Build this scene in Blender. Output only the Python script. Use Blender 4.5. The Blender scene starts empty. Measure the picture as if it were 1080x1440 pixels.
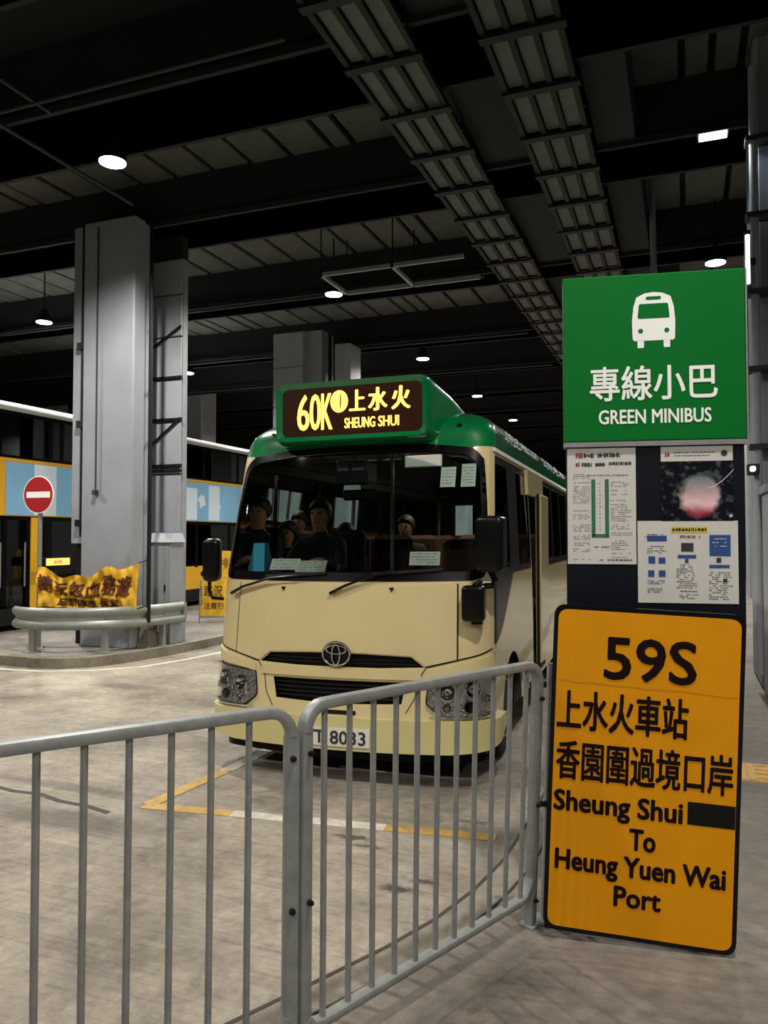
import bpy, math, random
import numpy as np
from mathutils import Vector, Matrix
from mathutils.geometry import delaunay_2d_cdt
random.seed(7)
R = math.radians
SC = bpy.context.scene
COL = SC.collection

# ------------------------------------------------------------ camera
cd = bpy.data.cameras.new('camera')
cam = bpy.data.objects.new('camera', cd)
COL.objects.link(cam)
cam.location = (0, 0, 1.70)
cam.rotation_euler = (R(90 + 1.8224), 0, R(21.1))
cd.sensor_fit = 'VERTICAL'
cd.sensor_height = 36
cd.lens = 1100 / 1440 * 36
cd.clip_end = 200
SC.camera = cam
# ------------------------------------------------------------ world, exposure
w = bpy.data.worlds.new('night')
SC.world = w
w.use_nodes = True
w.node_tree.nodes['Background'].inputs[0].default_value = (0.55, 0.65, 0.8, 1)
w.node_tree.nodes['Background'].inputs[1].default_value = 0.012
SC.view_settings.view_transform = 'Standard'
SC.view_settings.look = 'None'
SC.view_settings.gamma = 1
SC.view_settings.use_curve_mapping = False
SC.view_settings.exposure = 0.0
SC.cycles.use_denoising = True
SC.cycles.max_bounces = 8
SC.cycles.sample_clamp_indirect = 4
LAMP_W = 900          # watts of one hall lamp
LAMP_COL = (1.0, 0.95, 0.88)

# ------------------------------------------------------------ materials
def srgb(h):
    h = h.lstrip('#')
    v = [int(h[i:i + 2], 16) / 255 for i in (0, 2, 4)]
    return tuple((x / 12.92 if x <= .04045 else ((x + .055) / 1.055) ** 2.4) for x in v) + (1,)

def mat(name, col, rough=.5, metal=0, noise=0, scale=8, bump=0, coat=0, emis=None, es=0, spec=.5, detail=6):
    m = bpy.data.materials.new(name)
    m.use_nodes = True
    nt = m.node_tree
    p = nt.nodes['Principled BSDF']
    c4 = srgb(col) if isinstance(col, str) else tuple(col) + (1,)
    p.inputs['Base Color'].default_value = c4
    p.inputs['Roughness'].default_value = rough
    p.inputs['Metallic'].default_value = metal
    p.inputs['Coat Weight'].default_value = coat
    p.inputs['Coat Roughness'].default_value = .04
    p.inputs['Specular IOR Level'].default_value = spec
    if emis:
        p.inputs['Emission Color'].default_value = tuple(emis) + (1,)
        p.inputs['Emission Strength'].default_value = es
    if noise or bump:
        tc = nt.nodes.new('ShaderNodeTexCoord')
        n = nt.nodes.new('ShaderNodeTexNoise')
        n.inputs['Scale'].default_value = scale
        n.inputs['Detail'].default_value = detail
        n.inputs['Roughness'].default_value = .65
        nt.links.new(tc.outputs['Object'], n.inputs['Vector'])
        if noise:
            r = nt.nodes.new('ShaderNodeValToRGB')
            r.color_ramp.elements[0].position = .3
            r.color_ramp.elements[1].position = .72
            r.color_ramp.elements[0].color = tuple(x * (1 - noise) for x in c4[:3]) + (1,)
            r.color_ramp.elements[1].color = tuple(min(1, x * (1 + noise * .5)) for x in c4[:3]) + (1,)
            nt.links.new(n.outputs['Fac'], r.inputs[0])
            nt.links.new(r.outputs[0], p.inputs['Base Color'])
        if bump:
            b = nt.nodes.new('ShaderNodeBump')
            b.inputs['Strength'].default_value = bump
            b.inputs['Distance'].default_value = .02
            nt.links.new(n.outputs['Fac'], b.inputs['Height'])
            nt.links.new(b.outputs[0], p.inputs['Normal'])
    return m

def glass(name, tint, trans=.85, rough=.02):
    """thin tinted glazing: clear pass-through plus a Fresnel reflection"""
    m = bpy.data.materials.new(name)
    m.use_nodes = True
    nt = m.node_tree
    for n in list(nt.nodes):
        nt.nodes.remove(n)
    o = nt.nodes.new('ShaderNodeOutputMaterial')
    t = nt.nodes.new('ShaderNodeBsdfTransparent')
    t.inputs[0].default_value = (tint[0] * trans, tint[1] * trans, tint[2] * trans, 1)
    g = nt.nodes.new('ShaderNodeBsdfGlossy')
    g.inputs['Roughness'].default_value = rough
    f = nt.nodes.new('ShaderNodeFresnel')
    f.inputs[0].default_value = 1.5
    mx = nt.nodes.new('ShaderNodeMixShader')
    nt.links.new(f.outputs[0], mx.inputs[0])
    nt.links.new(t.outputs[0], mx.inputs[1])
    nt.links.new(g.outputs[0], mx.inputs[2])
    nt.links.new(mx.outputs[0], o.inputs[0])
    return m

def concrete(name, base, dark, light, score=0, stains=(), rough=.75):
    m = bpy.data.materials.new(name)
    m.use_nodes = True
    nt = m.node_tree
    N, L = nt.nodes.new, nt.links.new
    p = nt.nodes['Principled BSDF']
    p.inputs['Roughness'].default_value = rough
    tc = N('ShaderNodeTexCoord')
    n1 = N('ShaderNodeTexNoise'); n1.inputs['Scale'].default_value = .8; n1.inputs['Detail'].default_value = 9; n1.inputs['Roughness'].default_value = .7
    n2 = N('ShaderNodeTexNoise'); n2.inputs['Scale'].default_value = 14; n2.inputs['Detail'].default_value = 8; n2.inputs['Roughness'].default_value = .75
    mp = N('ShaderNodeMapping'); mp.inputs['Rotation'].default_value = (0, 0, R(2)); mp.inputs['Scale'].default_value = (1.3, 24, 1)
    n3 = N('ShaderNodeTexNoise'); n3.inputs['Scale'].default_value = 1.6; n3.inputs['Detail'].default_value = 5
    L(tc.outputs['Object'], n1.inputs['Vector']); L(tc.outputs['Object'], n2.inputs['Vector'])
    L(tc.outputs['Object'], mp.inputs['Vector']); L(mp.outputs[0], n3.inputs['Vector'])
    r = N('ShaderNodeValToRGB')
    r.color_ramp.elements[0].position = .33; r.color_ramp.elements[0].color = srgb(dark)
    r.color_ramp.elements[1].position = .68; r.color_ramp.elements[1].color = srgb(light)
    e = r.color_ramp.elements.new(.5); e.color = srgb(base)
    L(n1.outputs['Fac'], r.inputs[0])
    r2 = N('ShaderNodeValToRGB')
    r2.color_ramp.elements[0].position = .3; r2.color_ramp.elements[0].color = (.5, .5, .5, 1)
    r2.color_ramp.elements[1].position = .62; r2.color_ramp.elements[1].color = (1, 1, 1, 1)
    L(n2.outputs['Fac'], r2.inputs[0])
    mx = N('ShaderNodeMix'); mx.data_type = 'RGBA'; mx.blend_type = 'MULTIPLY'; mx.inputs[0].default_value = .8
    L(r.outputs[0], mx.inputs[6]); L(r2.outputs[0], mx.inputs[7])
    cur = mx.outputs[2]
    if score:
        r3 = N('ShaderNodeValToRGB')
        r3.color_ramp.elements[0].position = .34; r3.color_ramp.elements[0].color = (.62, .6, .57, 1)
        r3.color_ramp.elements[1].position = .5; r3.color_ramp.elements[1].color = (1, 1, 1, 1)
        L(n3.outputs['Fac'], r3.inputs[0])
        m3 = N('ShaderNodeMix'); m3.data_type = 'RGBA'; m3.blend_type = 'MULTIPLY'; m3.inputs[0].default_value = score
        L(cur, m3.inputs[6]); L(r3.outputs[0], m3.inputs[7]); cur = m3.outputs[2]
    # oil stains: soft-edged patches at fixed places on the ground
    for (x, y, rx, ry, k) in stains:
        s = N('ShaderNodeMapping'); s.vector_type = 'TEXTURE'
        s.inputs['Location'].default_value = (x, y, 0); s.inputs['Scale'].default_value = (rx, ry, 1)
        wv = N('ShaderNodeVectorMath'); wv.operation = 'MULTIPLY_ADD'
        wv.inputs[1].default_value = (.14, .14, 0)
        L(n2.outputs['Color'], wv.inputs[0]); L(tc.outputs['Object'], wv.inputs[2])
        sc_ = N('ShaderNodeVectorMath'); sc_.operation = 'SUBTRACT'; sc_.inputs[1].default_value = (.07, .07, 0)
        L(wv.outputs[0], sc_.inputs[0])
        L(sc_.outputs[0], s.inputs['Vector'])
        mul = N('ShaderNodeVectorMath'); mul.operation = 'MULTIPLY'; mul.inputs[1].default_value = (1, 1, 0)
        L(s.outputs[0], mul.inputs[0])
        ln = N('ShaderNodeVectorMath'); ln.operation = 'LENGTH'; L(mul.outputs[0], ln.inputs[0])
        mr = N('ShaderNodeMapRange'); mr.inputs[1].default_value = .55; mr.inputs[2].default_value = 1.25
        mr.inputs[3].default_value = k; mr.inputs[4].default_value = 0
        L(ln.outputs['Value'], mr.inputs[0])
        m4 = N('ShaderNodeMix'); m4.data_type = 'RGBA'; m4.inputs[7].default_value = (.012, .01, .008, 1)
        L(mr.outputs[0], m4.inputs[0]); L(cur, m4.inputs[6]); cur = m4.outputs[2]
    L(cur, p.inputs['Base Color'])
    ad = N('ShaderNodeMath'); ad.operation = 'ADD'
    L(n2.outputs['Fac'], ad.inputs[0]); L(n3.outputs['Fac'], ad.inputs[1])
    b = N('ShaderNodeBump'); b.inputs['Strength'].default_value = .35; b.inputs['Distance'].default_value = .012
    L(ad.outputs[0], b.inputs['Height']); L(b.outputs[0], p.inputs['Normal'])
    return m

M = {}
M['road'] = concrete('road_concrete', '#988f80', '#665f53', '#b8af9e', score=.55,
    stains=[(-1.33, 3.60, .085, .04, .85), (-1.22, 3.72, .08, .03, .8), (-1.78, 4.12, .12, .035, .8), (-1.66, 4.03, .1, .03, .7), (-1.2, 4.6, .13, .03, .6),
            (-3.5, 3.75, .55, .16, .6), (-4.0, 4.25, .7, .07, .45), (-3.9, 3.4, .3, .05, .4), (-3.0, 4.1, .3, .1, .3), (-5.9, 7.3, .45, .16, .45), (-7.0, 6.4, .5, .14, .3), (-2.6, 5.3, .5, .3, .35), (-4.6, 5.6, 1.3, .35, .2)])
M['pave'] = concrete('pavement_concrete', '#7b7469', '#57514a', '#948c7e', score=.25)
M['kerb'] = concrete('kerb_concrete', '#857e70', '#625c51', '#9a9282')
M['island'] = concrete('island_concrete', '#77726a', '#55514b', '#8a857b')
M['wallc'] = mat('column_paint', '#8b8f95', .6, noise=.12, scale=2.5, bump=.05)
M['clad'] = mat('clad_panel', '#989da3', .5, noise=.1, scale=3)
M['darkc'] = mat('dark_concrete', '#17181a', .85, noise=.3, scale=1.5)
M['soffit'] = mat('soffit_plank', '#565754', .8, noise=.35, scale=2.2)
M['tray'] = mat('tray_panel', '#5c5e5d', .7, noise=.2, scale=4)
M['black'] = mat('black_plastic', '#050505', .3, spec=.35)
M['rubber'] = mat('rubber', '#111111', .85, noise=.2, scale=30)
M['dark'] = mat('dark_trim', '#0c0d0e', .55, spec=.3)
M['gasket'] = mat('gasket', '#030303', .3, spec=.12)
M['cream'] = mat('cream_paint', '#d6c592', .34, coat=.75, noise=.05, scale=3)
M['bumper'] = mat('bumper_paint', '#cdc489', .4, coat=.5, noise=.04, scale=4)
M['green'] = mat('green_paint', '#00703a', .25, coat=.9)
M['galv'] = mat('galvanised_steel', '#8e918f', .45, metal=.3, noise=.22, scale=18, bump=.05)
M['galv2'] = mat('guardrail_steel', '#8f948f', .45, metal=.4, noise=.2, scale=7)
M['chrome'] = mat('chrome', '#d8d8d8', .08, metal=1)
M['reflector'] = mat('lamp_reflector', '#e6e9ec', .12, metal=.88, bump=1.0, scale=34, detail=2)
M['white'] = mat('white_print', '#f6f8f3', .5)
M['sgreen'] = mat('sign_green', '#006c27', .5, noise=.05, scale=2, spec=.12)
M['panel'] = mat('board_navy', '#0a0f18', .4, noise=.1, spec=.25)
M['yellow'] = mat('sign_yellow', '#dd930c', .5, noise=.07, scale=5, spec=.15)
M['yprint'] = mat('sign_print', '#150504', .8, spec=.15)
M['paper'] = mat('paper', '#cdcbc6', .6, noise=.05, scale=9)
M['ink'] = mat('ink_grey', '#6a6865', .7)
M['inkdark'] = mat('ink_dark', '#2c2b2e', .7)
M['inkred'] = mat('ink_red', '#8a3a3a', .7)
M['inkgreen'] = mat('ink_green', '#2e6b47', .7)
M['inkblue'] = mat('ink_blue', '#1f4684', .6)
M['inkyel'] = mat('ink_yellow', '#d8c02c', .6)
M['wline'] = mat('road_white', '#c8c4b6', .7, noise=.35, scale=12)
M['yline'] = mat('road_yellow', '#b9954c', .7, noise=.35, scale=12)
M['banner'] = mat('banner_cloth', '#dcab22', .75, noise=.3, scale=7)
M['bannertext'] = mat('banner_print', '#5a2a08', .8)
M['red'] = mat('sign_red', '#a5141c', .5)
M['plate'] = mat('plate_white', '#dcdad0', .5)
M['interior'] = mat('bus_lining', '#3a3833', .8)
M['seatc'] = mat('seat_cloth', '#4f3026', .9, noise=.3, scale=14)
M['cloth'] = mat('dark_clothing', '#101216', .9)
M['cloth2'] = mat('brown_clothing', '#241a17', .9)
M['skin'] = mat('skin', '#a9745a', .6)
M['hair'] = mat('hair', '#0a0908', .6)
M['blueprint'] = mat('blue_cloth', '#4aa3cc', .8)
M['adblue'] = mat('bus_ad_blue', '#7fb4d6', .4, noise=.12, scale=1.2)
M['adpale'] = mat('bus_ad_pale', '#cfe0ea', .4)
M['busyel'] = mat('bus_yellow', '#d9a10e', .4, coat=.4)
M['buswhite'] = mat('bus_roof_pale', '#b9bdb8', .4, coat=.3)
M['glass_front'] = glass('windscreen_glass', (.86, .98, .92), .95)
M['glass_side'] = glass('side_glass', (.74, .86, .84), .85)
M['glass_deck'] = glass('coach_glass', (.4, .42, .45), .45)
M['lampglow'] = mat('lamp_disc', '#ffffff', emis=(1, .98, .94), es=14)
M['led'] = mat('led_amber', '#ffb030', emis=(1.0, .56, .10), es=2.3)
M['ledbg'] = mat('led_panel', '#0a0502', .5, spec=.15, emis=(.30, .07, .004), es=.06)  # faint emission puts the letters' orange glow into the backing
M['shade_joint'] = mat('kerb_shade_joint', '#403a31', .9, noise=.4, scale=20)  # dark tone for the kerb's painted shadow line and its joint
M['tactile'] = mat('tactile_yellow', '#c79e52', .7, noise=.2, scale=10)
M['tube'] = mat('tube_glow', '#ffffff', emis=(.95, 1, 1), es=3)
M['tealwin'] = mat('lit_window', '#6d8c86', .5)

# ------------------------------------------------------------ mesh helpers
class MB:
    def __init__(self, xf=None):
        self.v, self.f, self.m, self.xf = [], [], [], xf or Matrix()
    def add(self, vs, fs, mi=0, xf=None):
        b = len(self.v)
        x = self.xf @ xf if xf is not None else self.xf
        self.v += [x @ Vector(p) for p in vs]
        self.f += [tuple(b + i for i in f) for f in fs]
        self.m += [mi] * len(fs)
        return self
    def box(self, x0, x1, y0, y1, z0, z1, mi=0, bev=0, xf=None):
        if bev:
            b = bev
            P = [(x0 + b, y0 + b), (x1 - b, y0 + b), (x1 - b, y1 - b), (x0 + b, y1 - b)]
            lo, hi = z0 + b, z1 - b
            vs, fs = [], []
            def ring(z, inset):
                q = []
                for (cx, cy, sx, sy) in ((x0, y0, 1, 1), (x1, y0, -1, 1), (x1, y1, -1, -1), (x0, y1, 1, -1)):
                    a = (cx + sx * (b if inset else b), cy + sy * (b if inset else 0))
                    c = (cx + sx * (b if inset else 0), cy + sy * b)
                    pair = (c, a) if (sx * sy > 0) else (a, c)
                    q += [pair[0] + (z,), pair[1] + (z,)]
                return q
            for z, i in ((z0, 1), (lo, 0), (hi, 0), (z1, 1)):
                vs += ring(z, i)
            for k in range(3):
                for i in range(8):
                    j = (i + 1) % 8
                    fs.append((k * 8 + i, k * 8 + j, k * 8 + 8 + j, k * 8 + 8 + i))
            fs.append(tuple(range(7, -1, -1))); fs.append(tuple(range(24, 32)))
            return self.add(vs, fs, mi, xf)
        vs = [(x, y, z) for z in (z0, z1) for x, y in ((x0, y0), (x1, y0), (x1, y1), (x0, y1))]
        return self.add(vs, [(3, 2, 1, 0), (4, 5, 6, 7), (0, 1, 5, 4), (1, 2, 6, 5), (2, 3, 7, 6), (3, 0, 4, 7)], mi, xf)
    def prism(self, poly, z0, z1, mi=0, xf=None):
        n = len(poly)
        vs = [(x, y, z0) for x, y in poly] + [(x, y, z1) for x, y in poly]
        fs = [tuple(range(n - 1, -1, -1)), tuple(range(n, 2 * n))] + [(i, (i + 1) % n, n + (i + 1) % n, n + i) for i in range(n)]
        return self.add(vs, fs, mi, xf)
    def tube(self, path, r, n=8, ry=None, mi=0, closed=False, up=(0, 0, 1), sq=False, cap=True):
        """sweep a round (or rounded-square) section along a path; r across, ry along the up direction"""
        P = [Vector(p) for p in path]
        ry = ry or r
        vs, fs = [], []
        K = len(P)
        sec = []
        for i in range(n):
            a = 2 * math.pi * (i + .5) / n
            ca, sa = math.cos(a), math.sin(a)
            if sq:
                e = .35
                ca = math.copysign(abs(ca) ** e, ca); sa = math.copysign(abs(sa) ** e, sa)
            sec.append((ca, sa))
        for k in range(K):
            if closed:
                t = (P[(k + 1) % K] - P[k - 1]).normalized()
            else:
                t = (P[min(k + 1, K - 1)] - P[max(k - 1, 0)]).normalized()
            u = Vector(up)
            s_ = t.cross(u)
            if s_.length < .05:
                s_ = t.cross(Vector((0, 1, 0)) if abs(t.y) < .9 else Vector((1, 0, 0)))
            s_.normalize(); u = s_.cross(t).normalized()
            rk = r[k] if isinstance(r, (list, tuple)) else r
            rk2 = ry[k] if isinstance(ry, (list, tuple)) else ry
            for ca, sa in sec:
                vs.append(tuple(P[k] + s_ * rk * ca + u * rk2 * sa))
        for k in range(K if closed else K - 1):
            a, b = k * n, ((k + 1) % K) * n
            for i in range(n):
                j = (i + 1) % n
                fs.append((a + i, b + i, b + j, a + j))
        if not closed and cap:
            fs.append(tuple(range(n))); fs.append(tuple((K - 1) * n + i for i in range(n - 1, -1, -1)))
        return self.add(vs, fs, mi)
    def lathe(self, prof, n=24, mi=0, xf=None):
        """prof: (radius, height) turned about local z"""
        vs, fs = [], []
        for r, z in prof:
            for i in range(n):
                a = 2 * math.pi * i / n
                vs.append((r * math.cos(a), r * math.sin(a), z))
        for k in range(len(prof) - 1):
            for i in range(n):
                j = (i + 1) % n
                fs.append((k * n + i, k * n + j, (k + 1) * n + j, (k + 1) * n + i))
        fs.append(tuple(range(n - 1, -1, -1))); fs.append(tuple((len(prof) - 1) * n + i for i in range(n)))
        return self.add(vs, fs, mi, xf)
    def build(self, name, mats, parent=None, smooth=False, angle=40, at=None):
        mats = mats if isinstance(mats, (list, tuple)) else [mats]
        org = Vector((0, 0, 0))
        q = parent
        while q is not None:
            org += q.location; q = q.parent
        if at is not None:
            org = Vector(at)
        me = bpy.data.meshes.new(name)
        me.from_pydata([tuple(p - org) for p in self.v], [], self.f)
        for m_ in mats:
            me.materials.append(m_)
        if len(mats) > 1:
            me.polygons.foreach_set('material_index', self.m)
        me.update()
        if smooth:
            me.polygons.foreach_set('use_smooth', [True] * len(me.polygons))
            try:
                me.set_sharp_from_angle(angle=R(angle))
            except Exception:
                pass
        o = bpy.data.objects.new(name, me)
        COL.objects.link(o)
        if parent is not None:
            o.parent = parent
        elif at is not None:
            o.location = org
        return o

def tag(o, label=None, cat=None, group=None, kind=None):
    if label: o['label'] = label
    if cat: o['category'] = cat
    if group: o['group'] = group
    if kind: o['kind'] = kind
    return o

def thing(name, label, cat, loc=(0, 0, 0), group=None, kind=None):
    o = bpy.data.objects.new(name, None)
    o.empty_display_size = .2
    COL.objects.link(o)
    o.location = loc
    return tag(o, label, cat, group, kind)

def struct(name, mb, m, smooth=False, parent=None):
    o = mb.build(name, m, parent, smooth)
    if parent is None:
        o['kind'] = 'structure'
    return o

_dg = None
def text_verts(s, h, w=None, bold=0.0, space=1.0):
    """flat lettering from the built-in font, scaled so its ink box is w x h with its lower left at 0,0"""
    c = bpy.data.curves.new('lettering', 'FONT')
    c.body = s; c.space_character = space; c.resolution_u = 3
    o = bpy.data.objects.new('lettering', c)
    COL.objects.link(o)
    dg = bpy.context.evaluated_depsgraph_get()
    me = bpy.data.meshes.new_from_object(o.evaluated_get(dg))
    V = np.array([v.co[:2] for v in me.vertices]) if len(me.vertices) else np.zeros((1, 2))
    Fs = [tuple(p.vertices) for p in me.polygons]
    bpy.data.objects.remove(o); bpy.data.curves.remove(c); bpy.data.meshes.remove(me)
    lo, hi = V.min(0), V.max(0)
    V = V - lo
    sy = h / (hi[1] - lo[1]); sx = (w / (hi[0] - lo[0])) if w else sy
    V[:, 0] *= sx; V[:, 1] *= sy
    V = np.concatenate([V, np.zeros((len(V), 1))], 1)
    if bold:   # heavier strokes: the same outlines laid down again a hair to each side
        b = bold * .62 * sy
        n = len(V); W, G = [V], list(Fs)
        for k, (dx, dy) in enumerate(((-1, 0), (1, 0), (0, -1), (0, 1), (-.7, .7), (.7, .7), (-.7, -.7), (.7, -.7))):
            W.append(V + np.array([dx * b, dy * b, (k + 1) * 1.5e-4])); G += [tuple(i + n * (k + 1) for i in f) for f in Fs]
        V, Fs = np.concatenate(W), G
    return V, Fs

def lettering(mb, s, x, z, h, w=None, bold=0.0, fn=None, mi=0, space=1.0):
    """fn maps (u, v) of the flat panel to a point"""
    V, Fs = text_verts(s, h, w, bold, space)
    p0, pu, pv = (Vector(fn(x, z)), Vector(fn(x + .01, z)), Vector(fn(x, z + .01)))
    nn = (pu - p0).cross(pv - p0).normalized()   # each layer of ink lies a hair above the last
    mb.add([tuple(Vector(fn(x + a, z + b)) + nn * d_) for a, b, d_ in V], Fs, mi)
    return V[:, 0].max()

def inpoly(P, poly):
    x, y = P[:, 0], P[:, 1]
    ins = np.zeros(len(P), bool)
    n = len(poly)
    for i in range(n):
        x1, y1 = poly[i]; x2, y2 = poly[(i + 1) % n]
        c_ = ((y1 > y) != (y2 > y))
        xi = (x2 - x1) * (y - y1) / ((y2 - y1) if y2 != y1 else 1e-12) + x1
        ins ^= c_ & (x < xi)
    return ins

def densify(poly, step):
    out = []
    n = len(poly)
    for i in range(n):
        a, b = np.array(poly[i], float), np.array(poly[(i + 1) % n], float)
        k = max(1, int(math.ceil(np.linalg.norm(b - a) / step)))
        for j in range(k):
            out.append(tuple(a + (b - a) * j / k))
    return out

def rounded(poly, r, n=5):
    """round the corners of a polygon"""
    out = []
    N = len(poly)
    for i in range(N):
        p0, p, p1 = (np.array(poly[(i + d) % N], float) for d in (-1, 0, 1))
        a, b = p0 - p, p1 - p
        la, lb = np.linalg.norm(a), np.linalg.norm(b)
        rr = min(r, la * .45, lb * .45)
        A, B_ = p + a / la * rr, p + b / lb * rr
        for k in range(n + 1):
            t = k / n
            out.append(tuple((1 - t) ** 2 * A + 2 * t * (1 - t) * p + t * t * B_))
    return out

# ============================================================ the setting
struct('floor', MB().box(-40, 25, -8, 62, -.2, 0), M['road'])
KP = [(-4.4, -1.6), (-2.75, .4), (-1.9, 1.5), (-1.47, 2.1), (-1.26, 2.52), (-1.10, 2.85), (-.99, 3.13), (-.91, 3.45), (-.86, 3.8), (-.84, 4.4), (-.84, 30)]
def offset_path(P, d):
    out = []
    for i, p in enumerate(P):
        a, b = Vector(P[max(i - 1, 0)]), Vector(P[min(i + 1, len(P) - 1)])
        t = (b - a).normalized()
        out.append((p[0] + t.y * d, p[1] - t.x * d))
    return out
KI = offset_path(KP, .15)
def ribbon(mb, A, B_, z0, z1, mi=0):
    n = len(A)
    vs = [(x, y, z1) for x, y in A] + [(x, y, z1) for x, y in B_] + [(x, y, z0) for x, y in A] + [(x, y, z0) for x, y in B_]
    fs = []
    for i in range(n - 1):
        fs += [(i, n + i, n + i + 1, i + 1), (2 * n + i, i, i + 1, 2 * n + i + 1), (n + i, 3 * n + i, 3 * n + i + 1, n + i + 1)]
    fs += [(0, 2 * n, 3 * n, n), (n - 1, 2 * n - 1, 4 * n - 1, 3 * n - 1)]
    return mb.add(vs, fs, mi)
struct('kerb', ribbon(MB(), KP, KI, 0, .13), M['kerb'])
far = [(25, y) for x, y in KI]
far[0] = (25, -8); far[-1] = (25, 30)
pin = offset_path(KP, .158)
struct('pavement', ribbon(MB(), [(-4.3, -8)] + pin, [(25, -8)] + far, 0, .126), M['pave'])

def strip_line(pts, wd, z1=.004):
    return ribbon(MB(), offset_path(pts, -wd / 2), offset_path(pts, wd / 2), .0, z1)
tag(MB().add([(x, y, .1315) for x, y in offset_path(KP, .004)] + [(x, y, .1315) for x, y in offset_path(KP, .022)], [(i, len(KP) + i, len(KP) + i + 1, i + 1) for i in range(len(KP) - 1)]).build('kerb_edge_shade', M['shade_joint']), kind='structure')  # dark strip painting the shadow line along the kerb's outer edge
tag(MB().add([(x, y, .1312) for x, y in offset_path(KP, .149)] + [(x, y, .1312) for x, y in offset_path(KP, .158)], [(i, len(KP) + i, len(KP) + i + 1, i + 1) for i in range(len(KP) - 1)]).build('kerb_joint', M['shade_joint']), kind='structure')
struct('bay_marking', strip_line([(-3.22, 4.12), (-2.62, 4.2)], .10), M['yline'])
struct('bay_marking', strip_line([(-2.62, 4.2), (-1.66, 4.32)], .10), M['wline'])
struct('bay_marking', strip_line([(-1.66, 4.32), (-1.02, 4.40)], .10), M['yline'])
struct('bay_marking', strip_line([(-3.20, 4.14), (-3.14, 4.95)], .10, .005), M['yline'])
struct('bay_marking', strip_line([(-3.14, 4.95), (-3.10, 7.0), (-3.4, 12.5)], .10), M['wline'])
struct('road_marking', strip_line([(-9.6, 7.7), (-8.34, 7.66), (-7.6, 7.72), (-7.03, 8.02), (-6.65, 8.46), (-6.48, 9.15), (-6.4, 9.9), (-6.38, 12), (-6.5, 26)], .09), M['wline'])
# crack across the road slab
rc = random.Random(3)
ck = [(-6.2 + .22 * i, 4.33 - .03 * i + rc.uniform(-.03, .03)) for i in range(14)]
tag(struct('road_crack', strip_line(ck, .04, .002), M['dark']), kind='structure')

# traffic island
IE = [(-24, 8.6), (-12, 8.2), (-9.6, 7.98), (-8.6, 7.9), (-7.9, 7.86), (-7.55, 7.95), (-7.25, 8.2), (-7.05, 8.7), (-6.93, 9.4), (-6.88, 10.2), (-6.86, 12), (-7.2, 26)]
II = offset_path(IE, -.16)
struct('island_kerb', ribbon(MB(), II, IE, 0, .13), M['kerb'])
IN = offset_path(IE, -.166)
struct('island', ribbon(MB(), [(-24, 9.3), (-12, 9.3), (-9.9, 9.4), (-9.9, 9.6), (-9.9, 9.8), (-9.9, 10), (-9.9, 10.2), (-9.9, 10.5), (-9.9, 11), (-9.9, 12), (-9.9, 14), (-9.9, 26)], IN, 0, .127), M['island'])

# ---- walls closing the hall
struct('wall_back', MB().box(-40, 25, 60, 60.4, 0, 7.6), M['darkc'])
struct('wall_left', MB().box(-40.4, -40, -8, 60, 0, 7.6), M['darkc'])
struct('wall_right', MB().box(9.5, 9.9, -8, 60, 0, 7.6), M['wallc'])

# ---- ceiling: slab, planks, beams
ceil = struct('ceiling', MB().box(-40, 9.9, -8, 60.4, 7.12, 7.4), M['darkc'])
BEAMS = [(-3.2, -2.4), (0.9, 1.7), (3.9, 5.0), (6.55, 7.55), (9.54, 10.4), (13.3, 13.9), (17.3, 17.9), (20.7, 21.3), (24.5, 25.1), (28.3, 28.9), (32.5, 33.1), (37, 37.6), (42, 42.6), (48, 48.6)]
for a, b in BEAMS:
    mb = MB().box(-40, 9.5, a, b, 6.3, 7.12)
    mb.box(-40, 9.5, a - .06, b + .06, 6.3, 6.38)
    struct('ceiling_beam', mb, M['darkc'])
rnd = random.Random(5)
for bi in range(3, 10):
    y0, y1 = BEAMS[bi][1], BEAMS[bi + 1][0]
    near = bi <= 6
    if near:
        first = None
        x = -17.4 if bi < 5 else -21
        while x < 9:
            wd = .56 if rnd.random() > .15 else .24
            if not (-3.1 < x < -.6):
                if wd > .5 and first is not None:
                    o = first.copy(); COL.objects.link(o); o.parent = ceil
                else:
                    mb = MB().box(-wd / 2, wd / 2, -(y1 - y0) / 2, (y1 - y0) / 2, -.09, 0, bev=.012)
                    o = mb.build('ceiling_plank', M['soffit'])
                    o.parent = ceil
                    if wd > .5: first = o
                o.location = (x + wd / 2, (y0 + y1) / 2, 7.09 + rnd.uniform(-.012, .012))
            x += wd + .075
    else:
        mb = MB()
        x = -26
        while x < 9:
            mb.box(x, x + .56, y0, y1, 7.0, 7.09); x += .64
        o = mb.build('ceiling_planks_far', M['soffit'], ceil); o['kind'] = 'stuff'
for x0, x1 in ((-2.28, -1.74), (-.93, -.5), (6.2, 6.8)):
    struct('ceiling_girder', MB().box(x0, x1, -6, 60, 6.36, 7.11), M['darkc'])

M['trayframe'] = mat('tray_frame', '#08090a', .7)
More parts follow.
